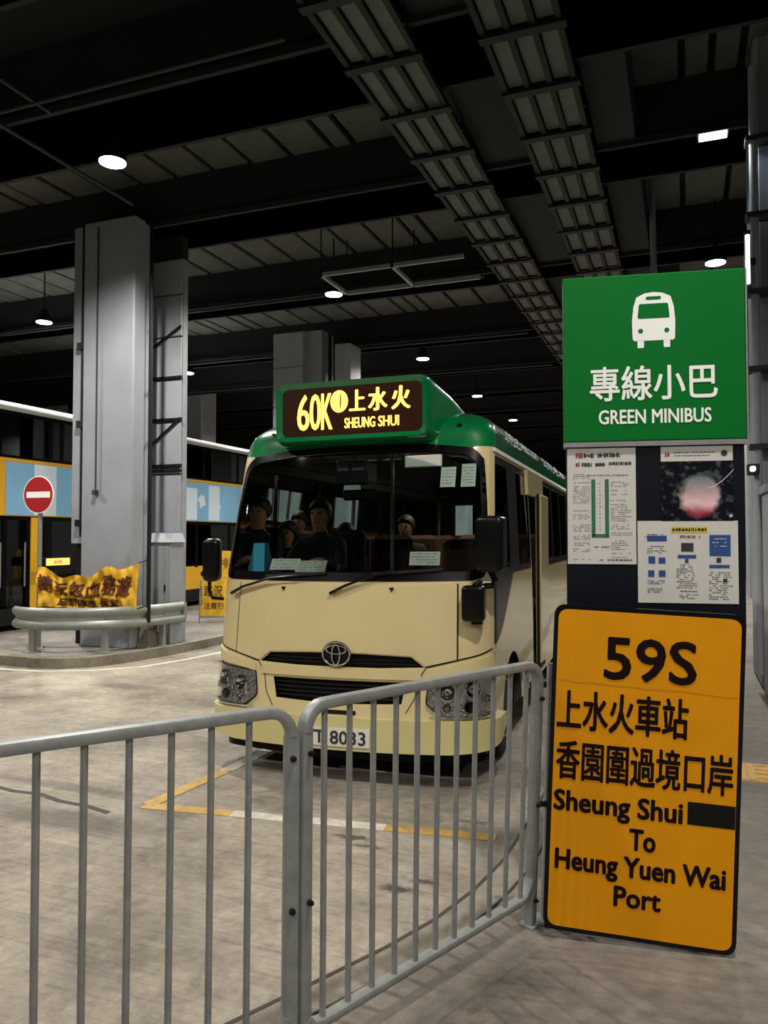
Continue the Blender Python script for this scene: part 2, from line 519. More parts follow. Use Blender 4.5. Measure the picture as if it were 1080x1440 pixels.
# suspended three-row panel trays
def panel_tray(x0, nlab):
    t = thing('suspended_panel_tray', nlab, 'ceiling tray', (x0, 2, 6.25), group='suspended panel trays')
    f = MB()
    ny = 38
    for i in range(4):
        f.box(x0 - .02 + i * .225 - .005, x0 + .03 + i * .225, 2, 2 + ny * .96, 6.2, 6.27)
    for j in range(ny + 1):
        f.box(x0 - .04, x0 + .74, 2 + j * .96 - .05, 2 + j * .96 + .05, 6.17, 6.2)
    f.build('tray_frame', M['trayframe'], t)
    hg = MB()
    for j in range(0, ny, 2):
        for xx in (x0 - .02, x0 + .72):
            hg.tube([(xx, 2.5 + j * .96, 6.2), (xx, 2.5 + j * .96, 7.12)], .012, 6)
    hg.build('hanger_rods', M['dark'], t)['kind'] = 'stuff'
    base = MB().box(-.092, .092, -.435, .435, -.01, .01, bev=.004).build('tray_panel', M['tray'])
    k = 0
    farm = MB()
    for j in range(3, ny):
        for i in range(3):
            cx, cy = x0 + .13 + i * .225, 2 + (j + .5) * .96
            if j < 20:
                o = base if k == 0 else base.copy()
                if k: COL.objects.link(o)
                o.parent = t
                o.location = (cx - x0, cy - 2, rnd.uniform(-.006, .006)); k += 1
            else:
                farm.box(cx - .09, cx + .09, cy - .42, cy + .42, 6.24, 6.26)
    farm.build('tray_panels_far', M['tray'], t)['kind'] = 'stuff'
panel_tray(-2.98, 'suspended tray of pale panels passing above the minibus roof sign')
panel_tray(-1.66, 'suspended tray of pale panels ending behind the green sign')

# pipes and conduits under the beams
def pipe(name, pts, r, label, m='darkc', group='ceiling pipes'):
    o = MB().tube(pts, r, 8).build(name, M[m], smooth=True)
    tag(o, label, 'pipe', group)
M['pipe'] = mat('pipe_paint', '#26282a', .7)
pipe('conduit', [(-6.3, 2, 6.24), (-6.3, 6.4, 6.24)], .02, 'conduit running overhead, stopping short of the brightest lamp', 'pipe')
pipe('conduit', [(-7.0, 1.5, 6.24), (-7.0, 8.6, 6.24)], .025, 'conduit ending above the front column', 'pipe')
for y, lb in ((13.1, 'thin pipe slung under the beam over the front column'), (17.1, 'thin pipe slung under the beam above the rear column'), (20.5, 'thin pipe under the third beam back, above the minibus roof')):
    pipe('conduit', [(-30, y, 6.2), (-3.2, y, 6.2)], .03, lb, 'pipe')
pipe('conduit', [(-26, 5.9, 6.02), (-3.2, 5.9, 6.02)], .02, 'dark conduit crossing the ceiling nearest the viewer', 'pipe')
pipe('downpipe', [(-.42, 12.2, 7.0), (-.38, 12.0, 4.6)], .045, 'pale slanting pipe coming down behind the green sign', 'wallc')
# service frame hung below the beam
t = thing('hanging_frame', 'pale rectangular frame hung level from the ceiling above the minibus', 'ceiling frame', (-5, 12.2, 6.0))
f = MB()
f.box(-5.6, -3.15, 11.55, 11.60, 6.0, 6.06).box(-5.6, -3.15, 12.6, 12.65, 6.0, 6.06)
f.box(-5.6, -5.55, 11.55, 12.65, 6.0, 6.06).box(-4.35, -4.30, 11.55, 12.65, 6.0, 6.06)
f.build('frame', M['wallc'], t)
f = MB()
for x in (-5.58, -4.32):
    for y in (11.57, 12.63):
        f.tube([(x, y, 6.06), (x, y, 7.12)], .012, 6)
f.build('hanger_rods', M['dark'], t)['kind'] = 'stuff'

# ---- columns
def column_panels(p, x0, x1, yf, zs, name='cladding_panel'):
    for a, b in zip(zs[:-1], zs[1:]):
        MB().box(x0, x1, yf, yf + .04, a + .012, b - .012, bev=.006).build(name, M['clad'], p)

c1 = struct('column', MB().box(-8.19, -7.28, 9.0, 9.26, .12, 6.3, bev=.02), M['wallc'])
MB().box(-8.1, -7.34, 9.26, 9.5, .12, 6.3, bev=.01).build('column_rib', M['wallc'], c1)
MB().box(-8.46, -8.2, 9.1, 9.6, 1.6, 6.3, bev=.01).build('side_duct', M['wallc'], c1)
MB().box(-8.44, -8.2, 9.2, 9.6, .12, 1.6).build('duct_foot', M['dark'], c1)
f = MB().tube([(-7.9, 8.97, 6.2), (-7.9, 8.97, 2.35)], .012, 6)
f.box(-7.93, -7.87, 8.93, 9.0, 2.3, 2.37)
f.build('conduit', M['pipe'], c1)
f = MB().tube([(-8.24, 9.06, 6.3), (-8.24, 9.06, 1.7)], .022, 6)
for z in (4.45, 3.3, 1.85):
    f.box(-8.32, -8.2, 9.02, 9.1, z, z + .1)
f.build('cable', M['dark'], c1)
MB().tube([(-7.06, 9.1, 6.2), (-7.06, 9.1, .5)], .03, 8).build('downpipe', M['dark'], c1)

c1b = struct('column', MB().box(-7.74, -7.12, 9.94, 10.06, .12, 5.95), M['wallc'])
MB().box(-7.74, -7.12, 9.9, 10.06, 5.95, 6.3).build('column_head', M['darkc'], c1b)
column_panels(c1b, -7.72, -7.12, 9.89, [1.75, 2.65, 2.75, 3.45, 4.1, 4.75, 5.4, 5.95])
f = MB()
for z in (2.7, 2.78, 3.48, 4.12):
    f.box(-7.74, -7.08, 9.85, 9.89, z - .02, z + .02)
f.tube([(-7.7, 9.86, 3.05), (-7.1, 9.86, 3.5)], .02, 6)
f.tube([(-7.7, 9.86, 4.55), (-7.1, 9.86, 4.9)], .02, 6)
f.build('strap', M['dark'], c1b)

t = thing('cabinet', 'grey steel cabinet with a sloping top at the foot of the clad column', 'cabinet', (-7.4, 9.7, .13))
MB().box(-7.74, -7.02, 9.55, 9.87, .13, 1.62, bev=.01).build('body', M['wallc'], t)
MB().add([(-7.76, 9.52, 1.62), (-7.0, 9.52, 1.62), (-7.0, 9.88, 1.62), (-7.76, 9.88, 1.62), (-7.7, 9.66, 1.76), (-7.06, 9.66, 1.76), (-7.06, 9.88, 1.76), (-7.7, 9.88, 1.76)],
         [(3, 2, 1, 0), (4, 5, 6, 7), (0, 1, 5, 4), (1, 2, 6, 5), (2, 3, 7, 6), (3, 0, 4, 7)]).build('top', M['clad'], t)
MB().box(-7.58, -7.06, 9.535, 9.55, .3, 1.56, bev=.004).build('door', M['wallc'], t)
MB().box(-7.12, -7.1, 9.52, 9.535, .9, 1.0).build('handle', M['dark'], t)

c2 = struct('column', MB().box(-8.64, -7.88, 15.5, 16.3, .12, 6.3, bev=.02), M['wallc'])
column_panels(c2, -8.64, -7.9, 15.45, [2.4, 3.5, 4.6, 5.5, 6.28])
MB().box(-7.88, -7.5, 15.6, 16.2, .12, 6.3).build('column_rib', M['wallc'], c2)
MB().box(-7.19, -6.81, 15.6, 16.2, .12, 5.96, bev=.02).build('column_rib', M['clad'], c2)
MB().tube([(-7.3, 15.6, 6.2), (-7.3, 15.6, .5)], .04, 8).build('downpipe', M['dark'], c2)
for x0 in (-26.1, -24.4):
    struct('column', MB().box(x0, x0 + 1.4, 24, 25, 0, 7.1, bev=.03), M['wallc'])
for (x0, y0) in ((-8.6, 22.3), (-8.6, 29), (-16, 22.3), (1.5, 22.3), (-16, 36)):
    struct('column', MB().box(x0, x0 + .8, y0, y0 + .9, 0, 7.1, bev=.03), M['wallc'])

# right-hand column with pipes and box
cr = struct('column', MB().box(.72, 2.6, 9.0, 10.2, .12, 7.1, bev=.04), M['wallc'])
MB().tube([(.70, 8.86, .3), (.70, 8.86, 6.6)], .045, 10).build('downpipe', M['clad'], cr, smooth=True)
MB().tube([(.92, 8.82, 2.3), (.92, 8.82, 6.9)], .08, 12).build('downpipe', M['clad'], cr, smooth=True)
f = MB()
for z in (2.6, 3.4, 4.2, 5.0, 5.8):
    f.box(.62, 1.05, 8.78, 8.98, z, z + .05)
f.build('pipe_clamp', M['pipe'], cr)
t = thing('service_box', 'tall pale grey steel box standing beyond the yellow sign', 'cabinet', (.95, 8.6, .13))
MB().box(.72, 1.9, 8.2, 8.75, .13, 2.12, bev=.015).build('body', M['clad'], t)
MB().box(.69, 1.93, 8.17, 8.78, 2.12, 2.2, bev=.01).build('top', M['wallc'], t)
MB().box(.78, 1.85, 8.185, 8.2, 1.35, 2.08, bev=.004).build('door', M['clad'], t)
MB().box(.78, 1.85, 8.185, 8.2, .25, 1.31, bev=.004).build('door', M['clad'], t)
MB().box(.74, 1.88, 8.19, 8.2, .13, .22).build('plinth', M['dark'], t)
t = thing('tube_lamp', 'upright white tube lamp on the column behind the green sign', 'lamp', (.62, 8.6, 4.2))
MB().tube([(.62, 8.7, 4.28), (.62, 8.7, 4.78)], .022, 10).build('tube', M['tube'], t)
MB().box(.59, .65, 8.72, 8.77, 4.22, 4.84).build('holder', M['dark'], t)
MB().box(.6, .7, 8.76, 8.9, 4.5, 4.56).build('bracket', M['dark'], t)
t = thing('wall_lamp', 'small white lamp low on the column beside the notice board', 'lamp', (.62, 8.6, 2.35))
MB().box(.61, .66, 8.62, 8.70, 2.36, 2.41, bev=.01).build('lens', M['tube'], t)
MB().box(.59, .70, 8.70, 8.86, 2.33, 2.44, bev=.01).build('housing', M['dark'], t)

# tactile paving
tp = struct('tactile_paving', MB().box(-.45, 3.2, 5.6, 6.02, .1, .131), M['tactile'])
ft = None
for i in range(9):
    f = MB()
    f.box(-.195, .195, -.195, .195, 0, .006, bev=.003)
    for a in range(4):
        f.box(-.15, .15, -.15 + a * .1 - .015, -.15 + a * .1 + .015, .006, .012, bev=.002)
    if ft is None:
        ft = o = f.build('tactile_tile', M['tactile'], tp)
    else:
        o = ft.copy(); COL.objects.link(o); o.parent = tp
    o.location = (-.24 + i * .4, 5.81, .131)

# ---- hall lamps
def hall_lamp(x, y, z, label, power=1.0, lit=True, group='hall lamps'):
    t = thing('high_bay_lamp', label, 'lamp', (x, y, z), group)
    X = Matrix.Translation((x, y, z))
    MB().lathe([(.155, 0), (.16, .02), (.15, .08), (.10, .16), (.07, .2), (.07, .25), (.03, .28)], 28, xf=X).build('housing', M['dark'], t, smooth=True)
    MB().lathe([(.148, -.012), (.15, 0), (.12, .01)], 28, xf=X).build('diffuser', M['lampglow'] if lit else M['tube'], t)
    MB().tube([(x, y, z + .28), (x, y, 6.3 if any(a - .1 < y < b + .1 for a, b in BEAMS) else 7.08)], .014, 8).build('stem', M['dark'], t)
    l = bpy.data.lights.new('hall_light', 'SPOT')
    l.energy = LAMP_W * power * (1.3 if 0 < y < 15 and x < 0 and not y < 2 else 1); l.color = LAMP_COL; l.shadow_soft_size = .09
    l.spot_size = R(158); l.spot_blend = .55
    lo = bpy.data.objects.new('hall_light', l); COL.objects.link(lo); lo.parent = t; lo.location = (0, 0, -.05)
for x, y, lb in ((-6.09, 7.13, 'bright round lamp in front of the big grey column'), (-5.78, 12.5, 'round lamp hanging above the minibus roof sign, to its left'),
                 (-5.88, 17.85, 'round lamp just above and behind the lit minibus destination box'), (-5.9, 23.2, 'round lamp far down the middle row, behind the minibus'), (-5.9, 28.5, 'farthest round lamp of the middle row'),
                 (-12.0, 7.0, 'round lamp out of view beside the double-deck bus'), (-11.95, 12.05, 'round lamp over the double-deck bus, beyond the left side of the column'), (-12.16, 17.2, 'round lamp just past the right edge of the clad column'),
                 (-12.1, 22.5, 'small distant lamp left of the minibus'), (-12.1, 27.8, 'tiny distant lamp left of the minibus, next to last of its row'), (-12.1, 33.2, 'tiniest distant lamp left of the minibus'),
                 (.48, 13.2, 'round lamp right above the green sign'), (.4, 18.6, 'round lamp hidden behind the green sign'), (.4, 24, 'far round lamp over the minibus tail'), (.4, 29.4, 'far round lamp seen past the minibus roof')):
    hall_lamp(x, y, 6.0, lb)
for x, y, k in ((-5.95, 1.6, .75), (.4, 2.2, .8), (-6, -4, .7), (.4, -3.6, 1.0), (-12, 1.6, .3), (5.7, -3.8, .7), (5.7, 2.4, .3)):  # the two on the far right are added, unseen, to soften frontal shadows
    hall_lamp(x, y, 6.0, 'unseen round lamp above and behind the viewer', k, group='unseen lamps over the viewer')
t = thing('batten_lamp', 'dim bluish bar lamp high above the green sign', 'lamp', (.32, 9.0, 6.0))
MB().box(.18, .46, 8.95, 9.07, 6.0, 6.03).build('diffuser', M['tube'], t)
MB().box(.16, .48, 8.93, 9.09, 6.03, 6.1).build('housing', M['dark'], t)
MB().tube([(.32, 9.01, 6.1), (.32, 9.01, 7.12)], .012, 6).build('stem', M['dark'], t)
l = bpy.data.lights.new('bar_light', 'SPOT'); l.energy = 60; l.color = (.8, .9, 1); l.spot_size = R(150); l.shadow_soft_size = .15
lo = bpy.data.objects.new('bar_light', l); COL.objects.link(lo); lo.parent = t; lo.location = (0, 0, -.05)

# ============================================================ crowd barriers
def lerp(a, b, t):
    return tuple(a[i] + (b[i] - a[i]) * t for i in range(len(a)))
def barrier(name, label, A, B_, At, Bt, nb, edge=.1, H=1.085, zb=.13):
    """A, B_: feet; At, Bt: the same posts at rail height (the old barrier leans a little)"""
    Lg = math.dist(A, B_)
    def P(u, h, dn=0):
        t = u / Lg; k = h / H
        a, b = lerp(A, B_, t), lerp(At, Bt, t)
        q = lerp(a, b, k)
        d = (Vector(B_) - Vector(A)).normalized()
        return (q[0] - d.y * dn, q[1] + d.x * dn, zb + h)
    cx, cy = (A[0] + B_[0]) / 2, (A[1] + B_[1]) / 2
    t = thing(name, label, 'barrier', (cx, cy, zb), group='steel crowd barriers')
    r = .075
    top = []
    for k in range(7):
        a = math.pi / 2 * k / 6
        top.append(P(.02 + r - r * math.cos(a), H - .02 - r + r * math.sin(a)))
    for k in range(7):
        a = math.pi / 2 * (1 - k / 6)
        top.append(P(Lg - .02 - r + r * math.cos(a), H - .02 - r + r * math.sin(a)))
    nrm = P(0, 0, 1)
    up = (nrm[0] - A[0], nrm[1] - A[1], 0)
    MB().tube(top, .0165, 12, ry=.021, up=up, sq=True).build('top_rail', M['galv'], t, smooth=True, angle=35)
    for u in (.02, Lg - .02):
        MB().tube([P(u, .0), P(u, H - .02 - r)], .021, 12, ry=.019, up=up, sq=True).build('post', M['galv'], t, smooth=True, angle=35)
        for h in (.93, .5, .11):
            f = MB()
            q = Vector(P(u + (.004 if u < 1 else -.004), h, -.02)); q2 = Vector(P(u + (.004 if u < 1 else -.004), h, -.032))
            f.tube([q, q2], .009, 6)
            q3 = Vector(P(u + (.004 if u < 1 else -.004), h, -.038))
            f.tube([q2, q3], .005, 6)
            f.build('bolt', M['dark'], t)
    bot = [P(.03, .16)] + [P(.05, .135), P(.09, .125), P(Lg - .11, .125), P(Lg - .07, .135), P(Lg - .04, .17), P(Lg - .03, .2)]
    MB().tube(bot, .013, 12, ry=.021, up=up, sq=True).build('bottom_rail', M['galv'], t, smooth=True, angle=35)
    for i in range(nb):
        u = edge + (Lg - 2 * edge) * i / (nb - 1)
        MB().tube([P(u, .13), P(u, .5), P(u, H - .035)], .0098, 10).build('bar', M['galv'], t, smooth=True)
    for u in (.02, Lg - .02):
        MB().tube([P(u, -.002), P(u, .008)], .045, 4, up=up).build('base_plate', M['galv'], t)
    return t
barrier('crowd_barrier', 'galvanised steel barrier filling the lower left corner, nearest the viewer', (-2.29, .56), (-1.063, 2.048), (-2.21, .447), (-1.070, 2.070), 16, edge=.15)
barrier('crowd_barrier', 'galvanised steel barrier ending against the yellow route sign', (-1.068, 2.069), (-.60, 3.235), (-1.074, 2.090), (-.545, 3.155), 11, edge=.098)
t = thing('steel_post', 'slim galvanised post between the second barrier and the yellow sign', 'post', (-.545, 3.26, .13))
MB().tube([(-.56, 3.28, .13), (-.515, 3.21, 1.19)], .014, 10, sq=True).build('tube', M['galv'], t, smooth=True, angle=35)
MB().tube([(-.56, 3.28, .13), (-.56, 3.28, .14)], .05, 12).build('base_plate', M['galv'], t)
for z in (1.1, .62):
    f = MB(); f.tube([(-.6, 3.2, z), (-.5, 3.24, z)], .012, 6); f.build('bolt', M['dark'], t)

# ============================================================ yellow route sign
a = R(8.1); ro = R(2.5)
D = Vector((math.cos(a), math.sin(a), 0)); Zv = Vector((0, 0, 1))
Xl = D * math.cos(ro) - Zv * math.sin(ro); Zl = D * math.sin(ro) + Zv * math.cos(ro); Yl = Zl.cross(Xl)
def frame(X, Y, Z, o):
    m = Matrix.Identity(4)
    for i, v in enumerate((X, Y, Z)):
        for j in range(3):
            m[j][i] = v[j]
    for j in range(3):
        m[j][3] = o[j]
    return m
XF = frame(Xl, Yl, Zl, (.1437, 3.239, .134))
def flatpoly(mb, poly, y, mi=0):
    mb.add([(x, y, z) for x, z in poly], [tuple(range(len(poly)))], mi)
def plate(mb, poly, y0, y1, mi=0):
    """upright plate with outline poly (x, z) between depths y0 (front) and y1"""
    n = len(poly)
    vs = [(x, y0, z) for x, z in poly] + [(x, y1, z) for x, z in poly]
    mb.add(vs, [tuple(range(n)), tuple(range(2 * n - 1, n - 1, -1))] + [((i + 1) % n, i, n + i, n + (i + 1) % n) for i in range(n)], mi)
def rect(x0, x1, z0, z1):
    return [(x0, z0), (x1, z0), (x1, z1), (x0, z1)]
t = thing('route_sign', 'large yellow board lettered 59S standing tilted on the pavement', 'sign', (.1437, 3.239, .134))
f = MB(XF); plate(f, rounded(rect(-.695, .012, 0, 1.272), .05), 0, .022); f.build('backing_board', M['black'], t)
f = MB(XF); plate(f, rounded(rect(-.678, -.005, .018, 1.254), .04), -.003, .0); f.build('yellow_face', M['yellow'], t)
ft = lambda u, v: (u, -.0042, v)
rows = [('59S', -.495, .995, .160, .333, .03), ('上水火車站', -.668, .787, .150, .483, .03), ('香園圍過境口岸', -.665, .592, .150, .645, .026),
        ('Sheung Shui', -.668, .446, .100, .474, .05), ('To', -.380, .348, .078, .092, .045), ('Heung Yuen Wai', -.655, .219, .098, .62, .05), ('Port', -.430, .128, .074, .168, .045)]
for s_, x, z, h, w_, b in rows:
    f = MB(XF); lettering(f, s_, x, z, h, w_, b, ft); o = f.build('lettering', M['yprint'], t)
f = MB(XF); flatpoly(f, rect(-.175, -.006, .47, .556), -.0045); f.build('black_patch', M['black'], t)
M['scratch'] = mat('scratch_brown', '#b8700f', .7)
f = MB(XF)
rs = random.Random(2)
xs = [-.67 + .66 * i / 22 for i in range(23)]
zz = [.972 - .012 * i / 22 + rs.uniform(-.003, .003) for i in range(23)]
for i in range(22):
    flatpoly(f, [(xs[i], zz[i]), (xs[i + 1], zz[i + 1]), (xs[i + 1], zz[i + 1] + .0022), (xs[i], zz[i] + .003)], -.004)
f.build('scratch', M['scratch'], t)
f = MB(XF)
for x in (-.55, -.13):
    f.tube([(x, .03, 1.0), (x, .05, .5), (x, .07, .01)], .012, 8)
f.build('back_leg', M['dark'], t)
f = MB(XF); f.tube([(-.12, .03, .6), (.05, .38, .12), (.075, .42, .03)], .016, 8).tube([(.06, .40, .085), (.078, .425, .012)], .026, 10); f.build('rear_strut', M['white'], t)

# ============================================================ bus stop board
a = R(10.1)
D = Vector((math.cos(a), math.sin(a), 0)); Yn = Zv.cross(D)
XP = frame(D, Yn, Zv, (-.4743, 3.354, 0))
t = thing('bus_stop_sign', 'big green square sign with a white bus over a dark notice board', 'sign', (-.12, 3.42, .126))
f = MB(XP); f.box(-.003, .722, 0, .07, 2.10, 2.80, bev=.004); f.build('green_panel', M['sgreen'], t)
f = MB(XP); f.box(-.003, .724, -.002, .072, 2.078, 2.098).box(.7225, .729, 0, .07, 2.1, 2.8); f.build('trim', M['galv'], t)
f = MB(XP); f.box(.006, .712, .012, .05, 1.33, 2.078, bev=.003); f.build('notice_board', M['panel'], t)
f = MB(XP); f.box(.10, .15, .052, .10, .126, 2.7).box(.52, .57, .052, .10, .126, 2.7); f.build('post', M['galv'], t)
fp = lambda u, v: (u, -.0012, v)
f = MB(XP); lettering(f, '專線小巴', .107, 2.270, .142, .503, .022, fp); f.build('lettering', M['white'], t)
f = MB(XP); lettering(f, 'GREEN MINIBUS', .141, 2.172, .058, .444, .028, fp); f.build('lettering', M['white'], t)
# pictogram: bus seen from the front
f = MB(XP)
cx = .364
body = [(cx - .084, 2.525), (cx - .086, 2.60), (cx - .080, 2.66), (cx - .068, 2.70), (cx - .035, 2.716), (cx, 2.72), (cx + .035, 2.716), (cx + .068, 2.70), (cx + .080, 2.66), (cx + .086, 2.60), (cx + .084, 2.525), (cx + .078, 2.517), (cx - .078, 2.517)]
flatpoly(f, body[::-1], -.0012)
for sx in (-1, 1):
    flatpoly(f, rounded(rect(cx + sx * .052 - .013, cx + sx * .052 + .013, 2.487, 2.52), .005), -.0012)
ico = f.build('bus_pictogram', M['white'], t)
f = MB(XP)
flatpoly(f, rounded([(cx - .064, 2.61), (cx + .064, 2.61), (cx + .058, 2.672), (cx - .058, 2.672)], .008), -.0018)
flatpoly(f, rounded(rect(cx - .030, cx + .030, 2.688, 2.702), .006), -.0018)
for sx in (-1, 1):
    flatpoly(f, [(cx + sx * .052 + .010 * math.cos(k * math.pi / 7), 2.558 + .010 * math.sin(k * math.pi / 7)) for k in range(14)], -.0018)
f.build('pictogram_gaps', M['sgreen'], ico)

def dashes(mb, x0, x1, z, h, y, rnd, fill=.7, mi=0):
    x = x0
    while x < x1:
        L_ = rnd.uniform(.004, .013)
        if rnd.random() < fill:
            flatpoly(mb, rect(x, min(x + L_, x1), z + rnd.uniform(0, h * .15), z + h * rnd.uniform(.8, 1)), y, mi)
        x += L_ + rnd.uniform(.001, .004)
YF = .0105
pr = random.Random(11)
# left notice: timetable with a green route diagram
p = thing('paper_notice', 'tall white timetable with a green route diagram, pinned to the board', 'notice', (-.3, 3.38, 1.8))
f = MB(XP); f.box(.010, .288, YF - .001, .0118, 1.586, 2.074); f.build('sheet', M['paper'], p)
f = MB(XP)
f.xf = XP
for i, (x0, x1, z, h, mi) in enumerate([(.045, .075, 2.03, .026, 2), (.078, .12, 2.032, .022, 1), (.135, .178, 2.032, .024, 1), (.182, .225, 2.032, .022, 1), (.045, .062, 1.995, .02, 2), (.07, .11, 1.995, .018, 1), (.125, .165, 1.995, .018, 1), (.18, .27, 2.0, .015, 1)]):
    dashes(f, x0, x1, z, h, YF - .002, pr, .95, mi)
    dashes(f, x0, x1, z + h * .25, h * .4, YF - .0022, pr, .6, mi)
for z in np.arange(1.605, 1.97, .0085):
    if pr.random() < .72:
        dashes(f, .028 + pr.random() * .01, .102, z, .0028, YF - .002, pr, .75, 0)
    if pr.random() < .72:
        dashes(f, .188, .275 - pr.random() * .03, z, .0028, YF - .002, pr, .75, 0)
dashes(f, .09, .26, 1.957, .004, YF - .002, pr, .9, 0)
dashes(f, .12, .18, 1.655, .006, YF - .002, pr, .9, 1)
dashes(f, .14, .27, 1.60, .007, YF - .002, pr, .9, 1)
for x0, x1, z0, z1 in ((.108, .124, 1.70, 1.942), (.163, .179, 1.70, 1.942), (.108, .179, 1.697, 1.712)):
    flatpoly(f, rect(x0, x1, z0, z1), YF - .002, 3)
for z in np.arange(1.73, 1.93, .016):
    flatpoly(f, rect(.140, .143 + pr.random() * .005, z, z + .003), YF - .002, 0)
f.build('print', [M['ink'], M['inkdark'], M['inkred'], M['inkgreen']], p)

# upper poster: header strip and a photograph
p = thing('photo_poster', 'dark poster with a red and white glow under a white heading', 'poster', (.06, 3.43, 1.9))
f = MB(XP); f.box(.385, .668, YF - .0008, .0118, 1.762, 2.076); f.build('sheet', M['panel'], p)
f = MB(XP); flatpoly(f, rect(.388, .668, 2.012, 2.074), YF - .0012); f.build('heading', M['paper'], p)
f = MB(XP)
dashes(f, .405, .425, 2.03, .022, YF - .002, pr, .95, 1)
dashes(f, .44, .6, 2.045, .006, YF - .002, pr, .9, 0)
dashes(f, .44, .58, 2.033, .005, YF - .002, pr, .9, 0)
flatpoly(f, [(.635 + .013 * math.cos(k * .52), 2.043 + .013 * math.sin(k * .52)) for k in range(12)], YF - .002, 2)
f.build('print', [M['ink'], M['inkred'], M['inkdark']], p)
pm = bpy.data.materials.new('poster_picture'); pm.use_nodes = True
nt = pm.node_tree; N, Lk = nt.nodes.new, nt.links.new
pb = nt.nodes['Principled BSDF']; pb.inputs['Roughness'].default_value = .25
uvn = N('ShaderNodeUVMap'); uvn.uv_map = 'picture'
nz = N('ShaderNodeTexNoise'); nz.inputs['Scale'].default_value = 7; nz.inputs['Detail'].default_value = 5
Lk(uvn.outputs[0], nz.inputs['Vector'])
ad = N('ShaderNodeVectorMath'); ad.operation = 'MULTIPLY_ADD'; ad.inputs[1].default_value = (.16, .16, 0)
Lk(nz.outputs['Color'], ad.inputs[0]); Lk(uvn.outputs[0], ad.inputs[2])
mpn = N('ShaderNodeMapping'); mpn.vector_type = 'TEXTURE'; mpn.inputs['Location'].default_value = (.62, .50, 0); mpn.inputs['Scale'].default_value = (.30, .40, 1)
Lk(ad.outputs[0], mpn.inputs['Vector'])
lnn = N('ShaderNodeVectorMath'); lnn.operation = 'LENGTH'; Lk(mpn.outputs[0], lnn.inputs[0])
rp = N('ShaderNodeValToRGB'); e = rp.color_ramp.elements
e[0].position = .75; e[0].color = (1, 1, 1, 1); e[1].position = 1.0; e[1].color = (0, 0, 0, 1)
Lk(lnn.outputs['Value'], rp.inputs[0])
sx = N('ShaderNodeSeparateXYZ'); Lk(ad.outputs[0], sx.inputs[0])
rv = N('ShaderNodeValToRGB'); e = rv.color_ramp.elements
e[0].position = .05; e[0].color = srgb('#6a1f2c'); e[1].position = .98; e[1].color = srgb('#4c5a5e')
for ps, cl in ((.22, '#b05060'), (.38, '#eec8cc'), (.55, '#c2a6a8'), (.78, '#7c8a8c')):
    q = e.new(ps); q.color = srgb(cl)
Lk(sx.outputs['Y'], rv.inputs[0])
rk = N('ShaderNodeValToRGB'); e = rk.color_ramp.elements
e[0].position = .52; e[0].color = srgb('#0c1017'); e[1].position = .72; e[1].color = srgb('#5d5f63')
Lk(nz.outputs['Fac'], rk.inputs[0])
mxx = N('ShaderNodeMix'); mxx.data_type = 'RGBA'
Lk(rp.outputs[0], mxx.inputs[0]); Lk(rk.outputs[0], mxx.inputs[6]); Lk(rv.outputs[0], mxx.inputs[7])
Lk(mxx.outputs[2], pb.inputs['Base Color'])
f = MB(XP); flatpoly(f, rect(.388, .668, 1.765, 2.011), YF - .0014)
o = f.build('picture', pm, p)
uv = o.data.uv_layers.new(name='picture')
for li, c_ in enumerate([(0, 0), (1, 0), (1, 1), (0, 1)]):
    uv.data[li].uv = c_
f = MB(XP)
arc = [(.668, 1.985), (.640, 1.975), (.615, 1.935), (.585, 1.905), (.57, 1.9)]
arc = [(.57 + .1 * (i / 12), 1.898 + .075 * (i / 12) ** 1.6) for i in range(13)]
for a_, b_ in zip(arc[:-1], arc[1:]):
    flatpoly(f, [a_, b_, (b_[0], b_[1] + .004), (a_[0], a_[1] + .004)], YF - .002)
flatpoly(f, [(.655, 1.775), (.659, 1.783), (.667, 1.784), (.661, 1.789), (.659, 1.798), (.656, 1.789), (.648, 1.787), (.655, 1.783)], YF - .002)
f.build('white_marks', M['paper'], p)

# lower poster
p = thing('information_poster', 'white poster with a yellow heading and blue boxes, low on the board', 'poster', (.02, 3.44, 1.6))
f = MB(XP); f.box(.293, .684, YF - .001, .0118, 1.428, 1.766); f.build('sheet', M['paper'], p)
f = MB(XP)
Y2 = YF - .002
flatpoly(f, rect(.425, .568, 1.717, 1.742), Y2, 3)
dashes(f, .43, .563, 1.722, .015, Y2 - .0004, pr, .97, 1)
dashes(f, .46, .54, 1.695, .012, Y2, pr, .85, 2)
for x0, x1, z0, z1, mi in ((.330, .408, 1.682, 1.705, 4), (.574, .655, 1.622, 1.708, 4), (.464, .512, 1.640, 1.675, 1), (.450, .522, 1.612, 1.626, 4), (.478, .492, 1.592, 1.61, 4), (.335, .362, 1.59, 1.62, 4), (.375, .402, 1.59, 1.615, 4), (.333, .358, 1.535, 1.562, 4), (.375, .402, 1.535, 1.562, 4), (.60, .618, 1.595, 1.615, 1), (.572, .65, 1.573, 1.586, 4), (.625, .64, 1.515, 1.53, 1)):
    flatpoly(f, rect(x0, x1, z0, z1), Y2, mi)
for z in (1.70, 1.69):
    dashes(f, .32, .4, z + .008, .004, Y2, pr, .6, 1)
for z in (1.69, 1.675, 1.66):
    dashes(f, .585, .64, z, .004, Y2 - .0004, pr, .6, 5)
for x0, x1, z0, z1, st in ((.33, .408, 1.632, 1.66, .009), (.33, .408, 1.505, 1.52, .006), (.445, .525, 1.49, 1.59, .0085), (.57, .66, 1.445, 1.56, .009), (.33, .40, 1.47, 1.49, .008), (.455, .53, 1.447, 1.465, .007)):
    for z in np.arange(z0, z1, st):
        dashes(f, x0, x1 - pr.random() * .02, z, .0042, Y2, pr, .75, 0)
